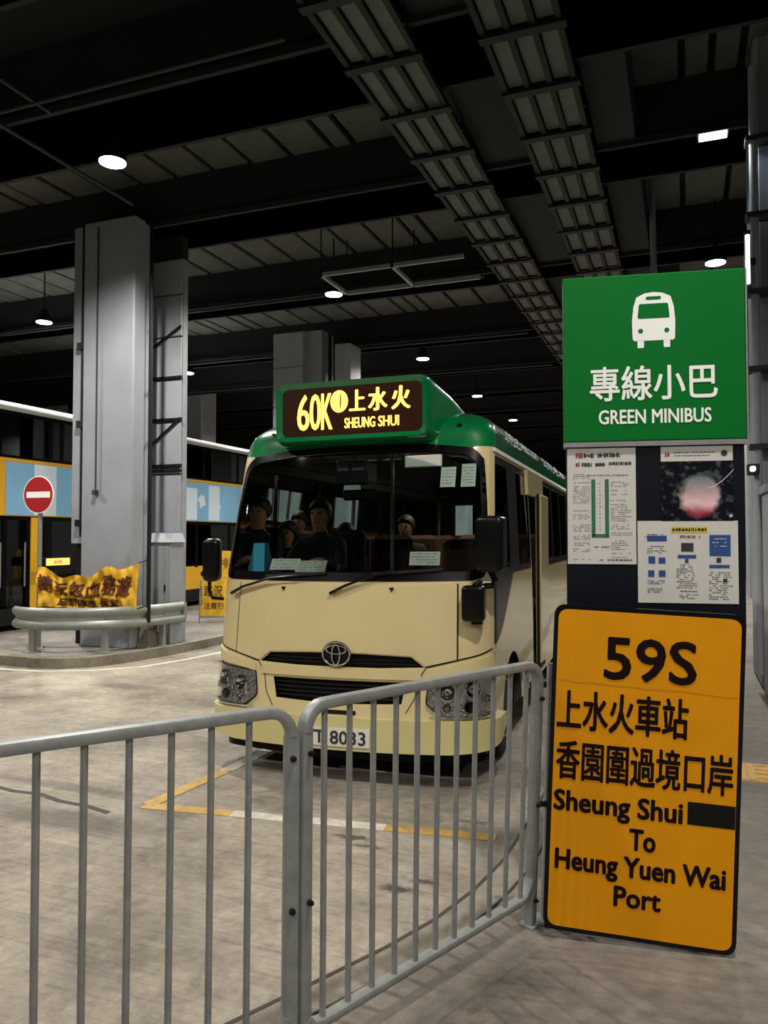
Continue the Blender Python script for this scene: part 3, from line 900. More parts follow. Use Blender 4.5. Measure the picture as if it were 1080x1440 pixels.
dashes(f, .45, .53, 1.475, .005, Y2, pr, .7, 2)
f.build('print', [M['ink'], M['inkdark'], M['inkred'], M['inkyel'], M['inkblue'], M['paper']], p)

# ============================================================ the minibus
HW, X0_, BG = 1.06, .88, .11
def _outline():
    pts = []
    a0 = math.atan(2 * BG / X0_); Rr = (HW - X0_) / (1 - math.sin(a0))
    for i in range(41):
        x = X0_ * i / 40; pts.append((x, BG * (x / X0_) ** 2))
    for i in range(1, 25):
        q = a0 + (math.pi / 2 - a0) * i / 24
        pts.append((X0_ + Rr * (math.sin(q) - math.sin(a0)), BG + Rr * (math.cos(a0) - math.cos(q))))
    y1 = pts[-1][1]
    for i in range(1, 101): pts.append((HW, y1 + (6.85 - y1) * i / 100))
    for i in range(1, 13):
        q = math.pi / 2 * i / 12; pts.append((HW - .15 + .15 * math.cos(q), 6.85 + .15 * math.sin(q)))
    for i in range(1, 21): pts.append(((HW - .15) * (1 - i / 20), 7.0))
    P = np.array(pts)
    return P, np.concatenate([[0], np.cumsum(np.hypot(*np.diff(P, axis=0).T))])
OP, OL = _outline()
SM = float(OL[-1])
PV = [.0, .30, .50, .62, .95, 1.38, 2.34, 2.42]
PR = [.0, .0, .0, .01, .035, .085, .40, .45]
WV, WW = [0, .9, 1.4, 2.42], [1, 1, .99, .95]
VR, VE = 2.42, 3.1
def _raw(sv, v):
    q = np.minimum(np.abs(sv), SM)
    x = np.interp(q, OL, OP[:, 0]); y = np.interp(q, OL, OP[:, 1])
    t = np.clip((v - VR) / (VE - VR), 0, 1) * math.pi / 2
    lo = v <= VR
    wdt = np.where(lo, np.interp(v, WV, WW), .95 * np.maximum(0, np.cos(t)) ** .55)
    z = np.where(lo, v, VR + .28 * np.sin(t) ** .8)
    r = np.where(lo, np.interp(v, PV, PR), .45 + .7 * (1 - np.cos(t)))
    Lw = np.where(lo, .95, .95 + 3 * np.sin(t))
    fw = np.maximum(0, 1 - y / Lw)
    rr = np.maximum(0, 1 - (7.0 - y) / 1.5)
    return np.stack([np.copysign(x * wdt, sv), y + r * fw - r * .35 * rr, z], -1)
def surf(sv, v, off=0.):
    sv, v = np.atleast_1d(np.array(sv, float)), np.atleast_1d(np.array(v, float))
    p = _raw(sv, v)
    e = .012
    du = _raw(np.minimum(sv + e, SM), v) - _raw(np.maximum(sv - e, -SM), v)
    dv = _raw(sv, np.minimum(v + e, VE)) - _raw(sv, v - e)
    # across the centre seam the two halves are mirror images
    n = np.cross(du, dv)
    ln = np.linalg.norm(n, axis=-1, keepdims=True)
    n = n / np.maximum(ln, 1e-9)
    return p + n * off
def sY(Y):
    """perimeter coordinate of the side at distance Y behind the nose"""
    k = 64
    return float(np.interp(Y, OP[k:165, 1], OL[k:165]))
BA, BR = R(2.5), R(.6)
XB = Matrix.Translation((-2.28, 4.97, 0)) @ Matrix.Rotation(BA, 4, 'Z')
sh = Matrix.Identity(4); sh[2][0] = BR
XB = XB @ sh

def skin(name, poly, m, parent, holes=(), off=0., rim=0., ds=.08, smooth=True, fine=False, angle=50):
    P = densify(poly, .05 if not fine else .025)
    H = [densify(h, .05 if not fine else .025) for h in holes]
    vs = list(P); edges = [(i, (i + 1) % len(P)) for i in range(len(P))]
    for h in H:
        b = len(vs); vs += h; edges += [(b + i, b + (i + 1) % len(h)) for i in range(len(h))]
    A = np.array(P)
    s0, s1, v0, v1 = A[:, 0].min(), A[:, 0].max(), A[:, 1].min(), A[:, 1].max()
    S = [s0]
    while S[-1] < s1:
        q = abs(S[-1])
        S.append(S[-1] + (.035 if .78 < q < 1.3 else (.07 if q <= .78 else (.06 if 7.5 < q < 8 else .22))) * (ds / .08))
    V = [v0]
    while V[-1] < v1:
        V.append(V[-1] + (.06 if V[-1] < 2.3 else .035) * (ds / .08))
    G = np.array([(a, b) for a in S[1:-1] for b in V[1:-1]]) if len(S) > 2 and len(V) > 2 else np.zeros((0, 2))
    if len(G):
        k = inpoly(G, P)
        for h in H: k &= ~inpoly(G, h)
        G = G[k]
        BP = np.array(vs)
        keep = [np.min(np.abs(BP - g).max(1)) > .012 for g in G]
        G = G[keep] if len(G) else G
        vs += [tuple(g) for g in G]
    out = delaunay_2d_cdt([Vector((float(a), float(b))) for a, b in vs], edges, [], 0, 1e-6)
    V2 = np.array([(q.x, q.y) for q in out[0]]); T = [tuple(f) for f in out[2]]
    C = np.array([V2[list(f)].mean(0) for f in T])
    k = inpoly(C, P)
    for h in H: k &= ~inpoly(C, h)
    T = [f for f, q in zip(T, k) if q]
    fixed = []
    for f in T:
        a_, b_, c_ = V2[f[0]], V2[f[1]], V2[f[2]]
        if (b_[0] - a_[0]) * (c_[1] - a_[1]) - (b_[1] - a_[1]) * (c_[0] - a_[0]) < 0: f = f[::-1]
        fixed.append(f)
    T = fixed
    p = surf(V2[:, 0], V2[:, 1], off)
    mb = MB(XB); pts = [tuple(q) for q in p]
    fs = list(T)
    if rim:
        cnt = {}
        for f in T:
            for i in range(3):
                e = (f[i], f[(i + 1) % 3]); cnt[e] = cnt.get(e, 0) + 1
        q = surf(V2[:, 0], V2[:, 1], off - rim); b = len(pts); pts += [tuple(x) for x in q]
        for (i, j) in list(cnt):
            if (j, i) not in cnt:
                fs.append((j, i, b + i, b + j))
    mb.add(pts, fs)
    return mb.build(name, m, parent, smooth, angle)

def ribbon_on(name, pts, wd, m, parent, off=.002, closed=False):
    """dark joint line laid along the body"""
    mb = MB(XB)
    P = densify(pts, .04)
    if not closed: P = P[:len(P) - int(math.ceil(math.dist(pts[-1], pts[0]) / .04))] + [pts[-1]]
    A = np.array(P, float); n = len(A)
    tn = np.array([A[min(i + 1, n - 1)] - A[max(i - 1, 0)] for i in range(n)])
    tn /= np.maximum(np.linalg.norm(tn, axis=1, keepdims=True), 1e-9)
    nr = np.stack([-tn[:, 1], tn[:, 0]], 1) * wd / 2
    a_, b_ = A + nr, A - nr
    pa, pb = surf(a_[:, 0], a_[:, 1], off), surf(b_[:, 0], b_[:, 1], off)
    mb.add([tuple(x) for x in pa] + [tuple(x) for x in pb], [(i, n + i, n + i + 1, i + 1) for i in range(n - 1)])
    return mb.build(name, m, parent)

def S1(s, v, off=0.):
    return tuple(float(x) for x in surf(s, v, off)[0])

bus = thing('minibus', 'cream minibus with a green roof and an amber 60K destination sign', 'bus', (-2.4, 8.4, 0))
WSR = [(.93, 2.335), (1.03, 2.25), (1.06, 1.95), (1.075, 1.65), (1.068, 1.46), (1.03, 1.41), (.95, 1.392), (.43, 1.385)]
WST = [(-.93, 2.335), (-.55, 2.375), (0, 2.385), (.55, 2.375), (.93, 2.335)]
WS = WST[:-1] + WSR + [(-a_, b_) for a_, b_ in WSR[::-1]][:-1]
WS = [(-x, z) for x, z in WS][::-1]  # keep one winding
def arc_notch(sc, r=.44, zc=.36, zb=.32):
    o = []
    for i in range(17):
        q = math.pi - math.pi * i / 16
        o.append((sc + r * math.cos(q), max(zb, zc + r * math.sin(q))))
    return o
F0, F1 = sY(1.05), sY(5.0)
bot = [(-SM, .32)] + arc_notch(-F1) + arc_notch(-F0) + [(-1.36, .32), (-1.36, .44), (1.36, .44), (1.36, .32)] + arc_notch(F0) + arc_notch(F1) + [(SM, .32)]
cream_poly = bot + [(SM, 2.345), (.96, 2.345)] + WSR + [(-a_, b_) for a_, b_ in WSR[::-1]] + [(-.96, 2.345), (-SM, 2.345)]
roof_poly = [(-SM, 2.345), (-.96, 2.345)] + WST + [(.96, 2.345), (SM, 2.345), (SM, VE), (-SM, VE)]
SW = [(1.17, 1.43), (1.155, .95), (1.24, .965), (1.42, 1.03), (1.62, 1.14), (1.80, 1.26), (2.03, 1.43)]
winR = [(1.19, 1.90), (2.34, 2.97)]
winR2 = [(4.05, 4.78), (4.88, 5.62), (5.72, 6.46), (6.56, 7.46)]
winL = [(-1.92, -1.22), (-2.9, -2.04), (-3.85, -3.0), (-4.8, -3.95), (-5.75, -4.9), (-6.7, -5.85), (-7.5, -6.8)]
grl = [(-.5, .705), (.5, .705), (.47, .56), (.1, .548), (-.1, .548), (-.47, .56)]
gru = [(-.62, .808), (-.3, .797), (.3, .797), (.62, .808), (.53, .874), (.2, .888), (-.2, .888), (-.53, .874)]
bandR1 = [(1.165, 1.41), (3.03, 1.41), (3.03, 2.285), (1.165, 2.285)]
bandR2 = [(3.99, 1.39), (7.58, 1.39), (7.58, 2.285), (3.99, 2.285)]
bandL = [(-7.58, 1.39), (-1.18, 1.39), (-1.18, 2.285), (-7.58, 2.285)]
door = rect(3.07, 3.95, .40, 2.10)
rearL, rearR = rect(-SM + .02, -8.05, 1.45, 2.2), rect(8.05, SM - .02, 1.45, 2.2)
def shrink(rc_, d):
    A = np.array(rc_); c_ = (A.min(0) + A.max(0)) / 2
    return [tuple(c_ + (p - c_) * (1 - d / np.maximum(np.abs(p - c_), 1e-6))) for p in A]
holes = [shrink(bandR1, .02), shrink(bandR2, .02), shrink(bandL, .02), door, rearL, rearR, grl, gru]
skin('body_shell', cream_poly, M['cream'], bus, holes)
skin('roof', roof_poly, M['green'], bus)
ribbon_on('drip_rail', [(1.12, 2.325), (SM - .9, 2.325)], .028, M['white'], bus, .008)
# inner lining
lin = [h for h in holes[:6]]
skin('interior_lining', [(-SM, .5), (-1.3, .5), (-1.3, 1.2), (-1.18, 1.2), (-1.18, 2.33), (-SM, 2.33)], M['interior'], bus, [holes[2], rearL], off=-.07, ds=.2, smooth=True)
skin('interior_lining', [(1.3, .5), (SM, .5), (SM, 2.33), (1.18, 2.33), (1.18, 1.2), (1.3, 1.2)], M['interior'], bus, [shrink(rect(1.19, 3.03, 1.41, 2.285), .02), holes[1], door, rearR], off=-.07, ds=.2)
skin('ceiling_lining', [(-SM, 2.35), (SM, 2.35), (SM, VE - .02), (-SM, VE - .02)], M['interior'], bus, off=-.06, ds=.2)

# windscreen
wi = [(x * .952, 1.885 + (z - 1.885) * .90) for x, z in WS]
wi = [(x, z + (.012 if z < 1.8 else -.006)) for x, z in wi]
fr = skin('windscreen_frame', rounded(WS, .05), M['gasket'], bus, [rounded(wi, .06)], off=.004, rim=.02, fine=True)
skin('windscreen', rounded([(x * 1.02, 1.885 + (z - 1.885) * 1.03) for x, z in wi], .06), M['glass_front'], bus, off=-.004)
for nm, bd, ws_ in (('side_window_frame', bandR1, winR), ('side_window_frame', bandR2, winR2), ('side_window_frame', bandL, winL)):
    hs = [rounded(rect(a_, b_, 1.455, 2.235), .05) for a_, b_ in ws_]
    o = skin(nm, rounded(bd, .06), M['gasket'], bus, hs, off=.003, rim=.012)
    for a_, b_ in ws_:
        skin('side_window', rect(a_ - .02, b_ + .02, 1.44, 2.25), M['glass_side'], bus, off=-.004)
skin('lower_quarter_panel', SW, M['gasket'], bus, off=.005, rim=.01, fine=True)
ribbon_on('panel_edge', [(2.06, 1.40), (1.83, 1.235), (1.64, 1.115), (1.43, 1.00), (1.25, .94), (1.12, .90)], .022, M['cream'], bus, .007)
for a_, b_ in ((-SM + .02, -8.05), (8.05, SM - .02)):
    skin('rear_window', rect(a_, b_, 1.44, 2.21), M['glass_side'], bus, off=-.004)
skin('a_pillar', [(1.085, 1.42), (1.15, 1.42), (1.155, 2.27), (1.10, 2.32), (1.07, 2.31)], M['cream'], bus, off=.010, rim=.012, fine=True)

# bonnet, grilles, bumper
hood = [(-.84, .862), (-.63, .815), (-.535, .882), (-.2, .896), (.2, .896), (.535, .882), (.63, .815), (.84, .862), (.84, 1.372), (.45, 1.362), (0, 1.360), (-.45, 1.362), (-.84, 1.372)]
skin('bonnet', hood, M['cream'], bus, off=.009, rim=.012, fine=True)
ribbon_on('bonnet_seam', [(.845, 1.372), (.845, .858), (.63, .808)], .012, M['dark'], bus, .004)
ribbon_on('bonnet_seam', [(-.845, 1.372), (-.845, .858), (-.63, .808)], .012, M['dark'], bus, .004)
for s_ in (-1, 1):
    ribbon_on('body_seam', [(s_ * .845, .858), (s_ * 1.0, .892), (s_ * 1.12, .925)], .010, M['dark'], bus, .004)
    ribbon_on('body_seam', [(s_ * .63, .80), (s_ * .575, .71), (s_ * .56, .60), (s_ * .50, .50)], .006, M['dark'], bus, .003)
    # moulded band above the headlamps
    skin('front_moulding', [(s_ * .66, .79), (s_ * .84, .83), (s_ * 1.12, .89), (s_ * 1.14, .80), (s_ * .84, .765), (s_ * .66, .735)][::int(s_)] , M['cream'], bus, off=.012, rim=.014, fine=True)
skin('front_moulding', [(-.60, .788), (-.60, .722), (.60, .722), (.60, .788)], M['cream'], bus, off=.012, rim=.014, fine=True)
g = skin('upper_grille', shrink(rect(-.66, .66, .77, .905), 0.0), M['black'], bus, off=-.03)
for v_ in (.825, .85):
    ribbon_on('grille_bar', [(-.57, v_), (.57, v_)], .008, M['dark'], g, -.015)
g = skin('lower_grille', rect(-.53, .53, .53, .72), M['black'], bus, off=-.05)
for v_ in (.585, .615, .645, .675):
    ribbon_on('grille_bar', [(-.49, v_), (.49, v_)], .012, M['dark'], g, -.02)
bmp = [(-1.36, .37), (-1.2, .30), (-1.05, .262), (-.8, .24), (.8, .24), (1.05, .262), (1.2, .30), (1.36, .37), (1.36, .46), (-1.36, .46)]
skin('bumper', bmp, M['bumper'], bus, off=.045, rim=.07, fine=True)
skin('bumper_slot', rect(-.09, .15, .475, .503), M['black'], bus, off=.004)
skin('valance', rect(-1.15, 1.15, .16, .27), M['gasket'], bus, off=-.06)
np_ = skin('number_plate', rect(-.25, .262, .268, .392), M['plate'], bus, off=.054, rim=.008, fine=True)
f = MB(XB); lettering(f, 'VT 8033', -.215, .285, .088, .45, .03, lambda u, v: S1(u, v, .0565)); f.build('lettering', M['inkdark'], np_)

# headlamps
for s_ in (-1, 1):
    hp = [(.66, .735), (.83, .745), (1.10, .772), (1.10, .50), (1.03, .487), (.75, .484), (.64, .565)]
    hp = [(s_ * a_, b_) for a_, b_ in hp]
    if s_ < 0: hp = hp[::-1]
    h_ = skin('headlamp', rounded(hp, .03), M['reflector'], bus, off=.006, rim=.01, fine=True)
    skin('headlamp_gasket', rounded([(a_ * 1.0 + (a_ - s_ * .87) * .04, .62 + (b_ - .62) * 1.06) for a_, b_ in hp], .03), M['gasket'], h_, off=.003)
    for (a_, b_, r_) in ((.78, .64, .055), (.95, .665, .06), (.93, .55, .038), (.78, .54, .03), (1.05, .60, .03)):
        c_ = Vector(S1(s_ * a_, b_, .008)); n_ = (Vector(S1(s_ * a_, b_, .1)) - c_).normalized()
        q = n_.to_track_quat('Z', 'Y').to_matrix().to_4x4(); q.translation = c_
        f = MB(XB); f.lathe([(r_, 0), (r_, .012), (r_ * .86, .014), (r_ * .5, .003), (r_ * .22, .002), (r_ * .2, .012), (0.002, .014)], 20, xf=q)
        f.build('lamp_bowl', M['chrome'] if a_ != .93 else M['dark'], h_, smooth=True)
    skin('lens', rounded(hp, .03), M['lens'] if 'lens' in M else M.setdefault('lens', glass('lamp_lens', (1, 1, 1), .95)), h_, off=.026, rim=.02, fine=True)
    ribbon_on('fog_lamp_trim', [(s_ * .66, .478), (s_ * 1.09, .484)], .014, M['chrome'], bus, .02)

# oval emblem
e0 = Vector(S1(.005, .887, .022))
f = MB(XB)
em = thing  # (name kept short for the loop below)
def oval(mb, cx, cz, rx, rz, r_, y, n=28):
    mb.tube([(e0.x + cx + rx * math.cos(2 * math.pi * i / n), e0.y + y, e0.z + cz + rz * math.sin(2 * math.pi * i / n)) for i in range(n)], r_, 8, closed=True, up=(0, 1, 0))
ed = MB(XB); ed.add([(e0.x, e0.y, e0.z)] + [(e0.x + .1 * math.cos(2 * math.pi * i / 28), e0.y, e0.z + .08 * math.sin(2 * math.pi * i / 28)) for i in range(28)], [(0, 1 + i, 1 + (i + 1) % 28) for i in range(28)])
eo = ed.build('emblem', M['black'], bus)
oval(f, 0, 0, .101, .080, .0085, -.006)
oval(f, 0, .030, .074, .030, .0065, -.010)
oval(f, 0, -.004, .030, .070, .0065, -.012)
f.build('emblem_rings', M['chrome'], eo, smooth=True)

# wipers and washer jets
for pts in ([(-.91, 1.285, .03), (-.80, 1.335, .04), (-.55, 1.392, .05), (-.30, 1.412, .05)], [(-.06, 1.300, .03), (.05, 1.352, .04), (.25, 1.415, .05), (.40, 1.455, .045)]):
    P = [S1(a_, b_, c_) for a_, b_, c_ in pts]
    f = MB(XB); f.tube(P, [.017, .014, .009, .006], 8, ry=[.012, .01, .008, .006])
    wv = f.build('wiper_arm', M['black'], bus, smooth=True)
    k = pts[1][0]
    P = [S1(pts[0][0] + .3 + i * .1, pts[2][1] + .016 + .006 * i, .02) for i in range(6)]
    f = MB(XB); f.tube(P, .006, 6, ry=.012); f.build('blade', M['rubber'], wv)
for s_ in (-.447, .385):
    c_ = S1(s_, 1.332, .012)
    f = MB(XB); f.add([(c_[0] - .02, c_[1], c_[2] + .012), (c_[0] + .02, c_[1], c_[2] + .012), (c_[0], c_[1], c_[2] - .022), (c_[0], c_[1] - .018, c_[2])], [(0, 1, 3), (1, 2, 3), (2, 0, 3)])
    f.build('washer_jet', M['black'], bus)

# mirrors
def pillow(mb, x0, x1, z0, z1, r_, ya, yb, b):
    '''shell with rounded corners and a rounded front edge'''
    Ls = []
    for k in range(5):
        q = math.pi / 2 * k / 4
        i_ = b * (1 - math.sin(q))
        Ls.append((ya + b * (1 - math.cos(q)), i_))
    Ls += [(yb - b * .4, 0), (yb, b * .4)]
    P = [[(x, y, z) for x, z in rounded(rect(x0 + i_, x1 - i_, z0 + i_, z1 - i_), max(.01, r_ - i_ * .6))] for y, i_ in Ls]
    n = len(P[0])
    mb.add([p for l_ in P for p in l_], [tuple(range(n))] + [(k * n + (i + 1) % n, k * n + i, (k + 1) * n + i, (k + 1) * n + (i + 1) % n) for k in range(len(P) - 1) for i in range(n)] + [tuple(len(P) * n - 1 - i for i in range(n))])
def mirror(cx, cy, z0, z1, wd, dp, tilt=0):
    f = MB(XB @ Matrix.Translation((cx, cy, 0)) @ Matrix.Rotation(tilt, 4, 'Z'))
    pillow(f, -wd / 2, wd / 2, z0, z1, .05, -dp / 2, dp / 2, .03)
    o = f.build('mirror', M['black'], bus, smooth=True, angle=40)
    f = MB(XB @ Matrix.Translation((cx, cy, 0)) @ Matrix.Rotation(tilt, 4, 'Z'))
    f.box(-wd / 2 + .02, wd / 2 - .02, dp / 2, dp / 2 + .004, z0 + .03, z1 - .03)
    f.build('mirror_glass', M['chrome'], o)
    return o
o = mirror(1.065, .13, 1.455, 1.83, .20, .11, R(-12))
f = MB(XB); f.tube([(1.065, .13, 1.46), (1.09, .15, 1.40), (1.07, .18, 1.36), (1.0, .22, 1.355)], .022, 8)
f.build('mirror_arm', M['black'], o, smooth=True)
f = MB(XB); c_ = S1(1.03, 1.36, .02); f.box(c_[0] - .03, c_[0] + .05, c_[1] - .03, c_[1] + .03, 1.33, 1.385, bev=.01); f.build('mirror_bracket', M['white'], o)
f = MB(XB); pillow(f, .875, 1.03, 1.125, 1.365, .035, .06, .15, .025); o = f.build('kerb_mirror', M['black'], bus, smooth=True, angle=30)
f = MB(XB); f.tube([(.96, .11, 1.36), (.99, .16, 1.385)], .02, 8).box(.93, 1.0, .14, .2, 1.10, 1.13); f.build('mirror_bracket', M['dark'], o)
o = mirror(-1.10, .20, 1.37, 1.70, .13, .10, R(10))
f = MB(XB); f.tube([(-1.12, .20, 1.38), (-1.12, .20, 1.30), (-1.10, .21, 1.245), (-1.03, .26, 1.235)], .014, 8)
f.build('mirror_arm', M['black'], o, smooth=True)
f = MB(XB); f.tube([(-1.155, .19, 1.43), (-1.18, .19, 1.43)], .022, 8); f.build('lamp_stub', M['black'], o)

# roof sign box
def loop(x0, x1, z0, z1, r_, y, n=5):
    return [(x, y, z) for x, z in rounded(rect(x0, x1, z0, z1), r_, n)]
f = MB(XB)
L0 = [loop(-.575, .535, 2.46, 2.825, .055, .335), loop(-.615, .575, 2.425, 2.865, .075, .31), loop(-.635, .595, 2.405, 2.872, .085, .345), loop(-.65, .61, 2.39, 2.86, .09, .46), loop(-.72, .68, 2.38, 2.79, .10, .66), loop(-.80, .76, 2.36, 2.66, .10, .95), loop(-.82, .78, 2.36, 2.56, .08, 1.3)]
n = len(L0[0])
f.add([p for l_ in L0 for p in l_], [(k * n + i, k * n + (i + 1) % n, (k + 1) * n + (i + 1) % n, (k + 1) * n + i) for k in range(len(L0) - 1) for i in range(n)] + [tuple(range((len(L0) - 1) * n, len(L0) * n))])
sb = f.build('roof_sign_box', M['green'], bus, smooth=True, angle=35)
f = MB(XB); f.add(loop(-.575, .535, 2.46, 2.825, .055, .338), [tuple(range(n))]); f.build('led_panel', M['ledbg'], sb)
fx0, fz0, fw_, fh_ = -.575, 2.46, 1.11, .365
fl = lambda u, v: (fx0 + u * fw_, .333, fz0 + v * fh_)
for s_, x, z, h, w_, b in (('6', .115, .13, .74, .085, .006), ('0', .208, .13, .74, .075, .006), ('K', .293, .13, .74, .075, .006), ('上', .497, .48, .42, .105, .02), ('水', .632, .46, .46, .125, .02), ('火', .795, .46, .46, .12, .02), ('SHEUNG', .46, .13, .21, .215, .012), ('SHUI', .70, .13, .21, .14, .012)):
    f = MB(XB); lettering(f, s_, x, z, h, w_, b, fl); f.build('led_character', M['led'], sb)
f = MB(XB)
cx, cz = .42, .69
ri = [fl(cx + .064 * math.cos(k * math.pi / 12), cz + .23 * math.sin(k * math.pi / 12)) for k in range(24)]
f.add(ri, [tuple(range(24))]); f.build('led_disc', M['led'], sb)
f = MB(XB)
ri = [(lambda q: (q[0], q[1] - .001, q[2]))(fl(cx + .007 + .008 * math.cos(k * math.pi / 8) * (1 if math.cos(k * math.pi / 8) > 0 else .2), cz + .16 * math.sin(k * math.pi / 8))) for k in range(16)]
f.add(ri, [tuple(range(16))]); f.build('led_disc_mark', M['ledbg'], sb)
# two small marker lamps beside the sign box
for x_ in (-.80, .82):
    c_ = S1(x_, 2.52, .01)
    f = MB(XB); f.lathe([(.022, 0), (.02, .012), (.008, .018)], 12, xf=Matrix.Translation(c_)); f.build('marker_lamp', M['chrome'], bus, smooth=True)

# white roof-side lettering
for s_, x, z, h, w_ in (('公共小巴', 1.78, 2.44, .15, .95), ('PUBLIC LIGHT', 2.85, 2.46, .10, 1.05), ('公共小巴', 4.3, 2.44, .15, 1.6), ('BUS', 6.1, 2.46, .1, .5)):
    V, Fs = text_verts(s_, h, w_, .02)
    p = surf(V[:, 0] + x, V[:, 1] + z, (.006 + V[:, 2])[:, None])
    f = MB(XB); f.add([tuple(q) for q in p], Fs); f.build('side_lettering', M['white'], bus)

# door, side sign, step
f = MB(XB); f.box(1.045, 1.10, 2.50, 3.09, .48, 2.10, bev=.015); dl = f.build('door_leaf', M['cream'], bus)
f = MB(XB); f.box(1.06, 1.085, 2.47, 2.50, .48, 2.10); f.build('door_seal', M['rubber'], dl)
f = MB(XB); f.box(.35, 1.02, 2.24, 3.08, .36, .42); f.build('entrance_step', M['dark'], bus)
skin('side_sign', rect(2.86, 3.92, 2.07, 2.29), M['cream'], bus, off=.03, rim=.03)
skin('step_lamp', rect(2.28, 2.40, .50, .66), M['black'], bus, off=.004)

# wheels
for sx in (-1, 1):
    for yw in (1.05, 5.0):
        x0 = sx * (.93 if sx > 0 else .93)
        q = XB @ Matrix.Translation((sx * .80, yw, .365)) @ Matrix.Rotation(R(90) * sx, 4, 'Y')
        f = MB(q); f.lathe([(.20, 0), (.33, 0), (.36, .02), (.365, .05), (.365, .15), (.35, .19), (.30, .205), (.225, .2)], 32)
        wl = f.build('wheel', M['rubber'], bus, smooth=True)
        f = MB(q); f.lathe([(.225, .19), (.22, .205), (.19, .19), (.15, .14), (.09, .13), (.085, .17), (.05, .185), (.003, .187)], 28)
        f.build('rim', M['galv'], wl, smooth=True)
        f = MB(q)
        for k in range(6):
            q2 = k * math.pi / 3
            f.tube([(.12 * math.cos(q2), .12 * math.sin(q2), .13), (.12 * math.cos(q2), .12 * math.sin(q2), .155)], .012, 6)
        f.build('wheel_nuts', M['chrome'], wl)
f = MB(XB); f.box(-.98, .98, .3, .62, .17, .5).box(-.72, .72, .6, 6.8, .24, .52).box(-.98, .98, 1.6, 4.5, .27, .52).box(-.98, .98, 5.5, 6.8, .3, .52)
f.build('underbody', M['dark'], bus)
# cabin fittings
f = MB(XB); f.box(-.98, .98, .5, 6.85, .52, .60); f.build('cabin_floor', M['dark'], bus)
f = MB(XB)
prof = [(.30, .6), (.20, 1.1), (.235, 1.365), (.62, 1.40), (.80, 1.32), (.85, .6)]
f.add([(-.93, y, z) for y, z in prof] + [(.93, y, z) for y, z in prof], [tuple(range(6)), tuple(range(11, 5, -1))] + [((i + 1) % 6, i, 6 + i, 6 + (i + 1) % 6) for i in range(6)])
f.build('dashboard', M['dark'], bus)
f = MB(XB)
wc = Vector((-.60, .98, 1.40)); 
ax1, ax2 = Vector((1, 0, 0)), Vector((0, .80, .60))
f.tube([wc + ax1 * .21 * math.cos(2 * math.pi * i / 28) + ax2 * .21 * math.sin(2 * math.pi * i / 28) for i in range(28)], .014, 8, closed=True, up=(0, 0, 1))
for q2 in (0, 2.1, 4.2):
    f.tube([wc, wc + ax1 * .21 * math.cos(q2) + ax2 * .21 * math.sin(q2)], .012, 6)
f.tube([wc, wc + Vector((0, -.1, -.5))], .03, 8)
f.build('steering_wheel', M['dark'], bus, smooth=True)
def seat(x, y, m='seatc', z=.6, hb=1.12):
    f = MB(XB)
    f.box(x - .22, x + .22, y - .22, y + .22, z + .36, z + .46, bev=.03)
    f.box(x - .21, x + .21, y + .20, y + .31, z + .40, z + hb, bev=.04)
    f.box(x - .18, x + .18, y - .15, y + .25, z, z + .36, mi=1)
    return f.build('passenger_seat', [M[m], M['dark']], bus)
sts = []
for r_ in range(5):
    for x_ in (-.78, -.33, .36, .80):
        if x_ > 0 and r_ == 0: continue
        sts.append((x_, 2.05 + r_ * .86))
for x_, y_ in sts: seat(x_, y_)
seat(-.62, 1.48, 'cloth', .62, 1.15)
seat(.60, 1.25, 'seatc', .62, 1.05)
f = MB(XB); f.tube([(-.2, 1.9, .6), (-.2, 1.9, 2.5)], .016, 8).tube([(-.95, 1.9, 1.35), (-.2, 1.9, 1.35)], .014, 8)
f.build('grab_pole', M['galv'], bus)
f = MB(XB); f.box(-.93, -.25, 1.89, 1.91, .6, 1.35); f.build('driver_partition', M['dark'], bus)
f = MB(XB); f.tube([(-.05, .42, 2.2), (-.05, .40, 2.28)], .012, 8).box(-.17, .09, .41, .44, 2.09, 2.2, bev=.012); f.build('rear_view_mirror', M['dark'], bus)
f = MB(XB); f.box(.38, .66, .40, .425, 2.20, 2.29, bev=.008); f.build('sun_visor', M['paper'], bus)
f = MB(XB); f.box(-.25, .0, .62, .9, 2.12, 2.30, bev=.02).box(-.18, -.04, .6, .63, 2.02, 2.12, bev=.01); f.build('fare_monitor', M['clad'], bus)
f = MB(XB); f.box(-.15, .12, .50, .56, 1.98, 2.06, bev=.015); f.build('interior_mirror', M['black'], bus)
# papers on the glass and dashboard
def card(x0, x1, z0, z1, y0, tilt, name, n=3):
    X = XB @ Matrix.Translation(((x0 + x1) / 2, y0, (z0 + z1) / 2)) @ Matrix.Rotation(tilt, 4, 'X')
    a_, b_ = (x1 - x0) / 2, (z1 - z0) / 2
    f = MB(X); f.box(-a_, a_, -.001, .001, -b_, b_); o = f.build(name, M['paper'], bus)
    f = MB(X)
    for i in range(n):
        dashes(f, -a_ * .8, a_ * .8, b_ * (.6 - 1.3 * i / max(1, n - 1)), .007, -.002, pr, .8)
    f.build('print', M['ink'], o)
def glass_y(x, z):
    return float(_raw(np.array([x]), np.array([z]))[0][1])
card(.655, .765, 2.045, 2.20, glass_y(.71, 2.12) + .02, R(-18), 'window_notice', 5)
card(.80, .905, 2.045, 2.222, glass_y(.85, 2.13) + .03, R(-18), 'window_notice', 6)
card(.44, .665, 1.490, 1.59, .33, R(-15), 'dashboard_card', 4)
card(-.68, -.44, 1.45, 1.545, .36, R(-30), 'dashboard_card', 3)
card(-.455, -.21, 1.435, 1.53, .33, R(-30), 'dashboard_card', 4)
f = MB(XB)
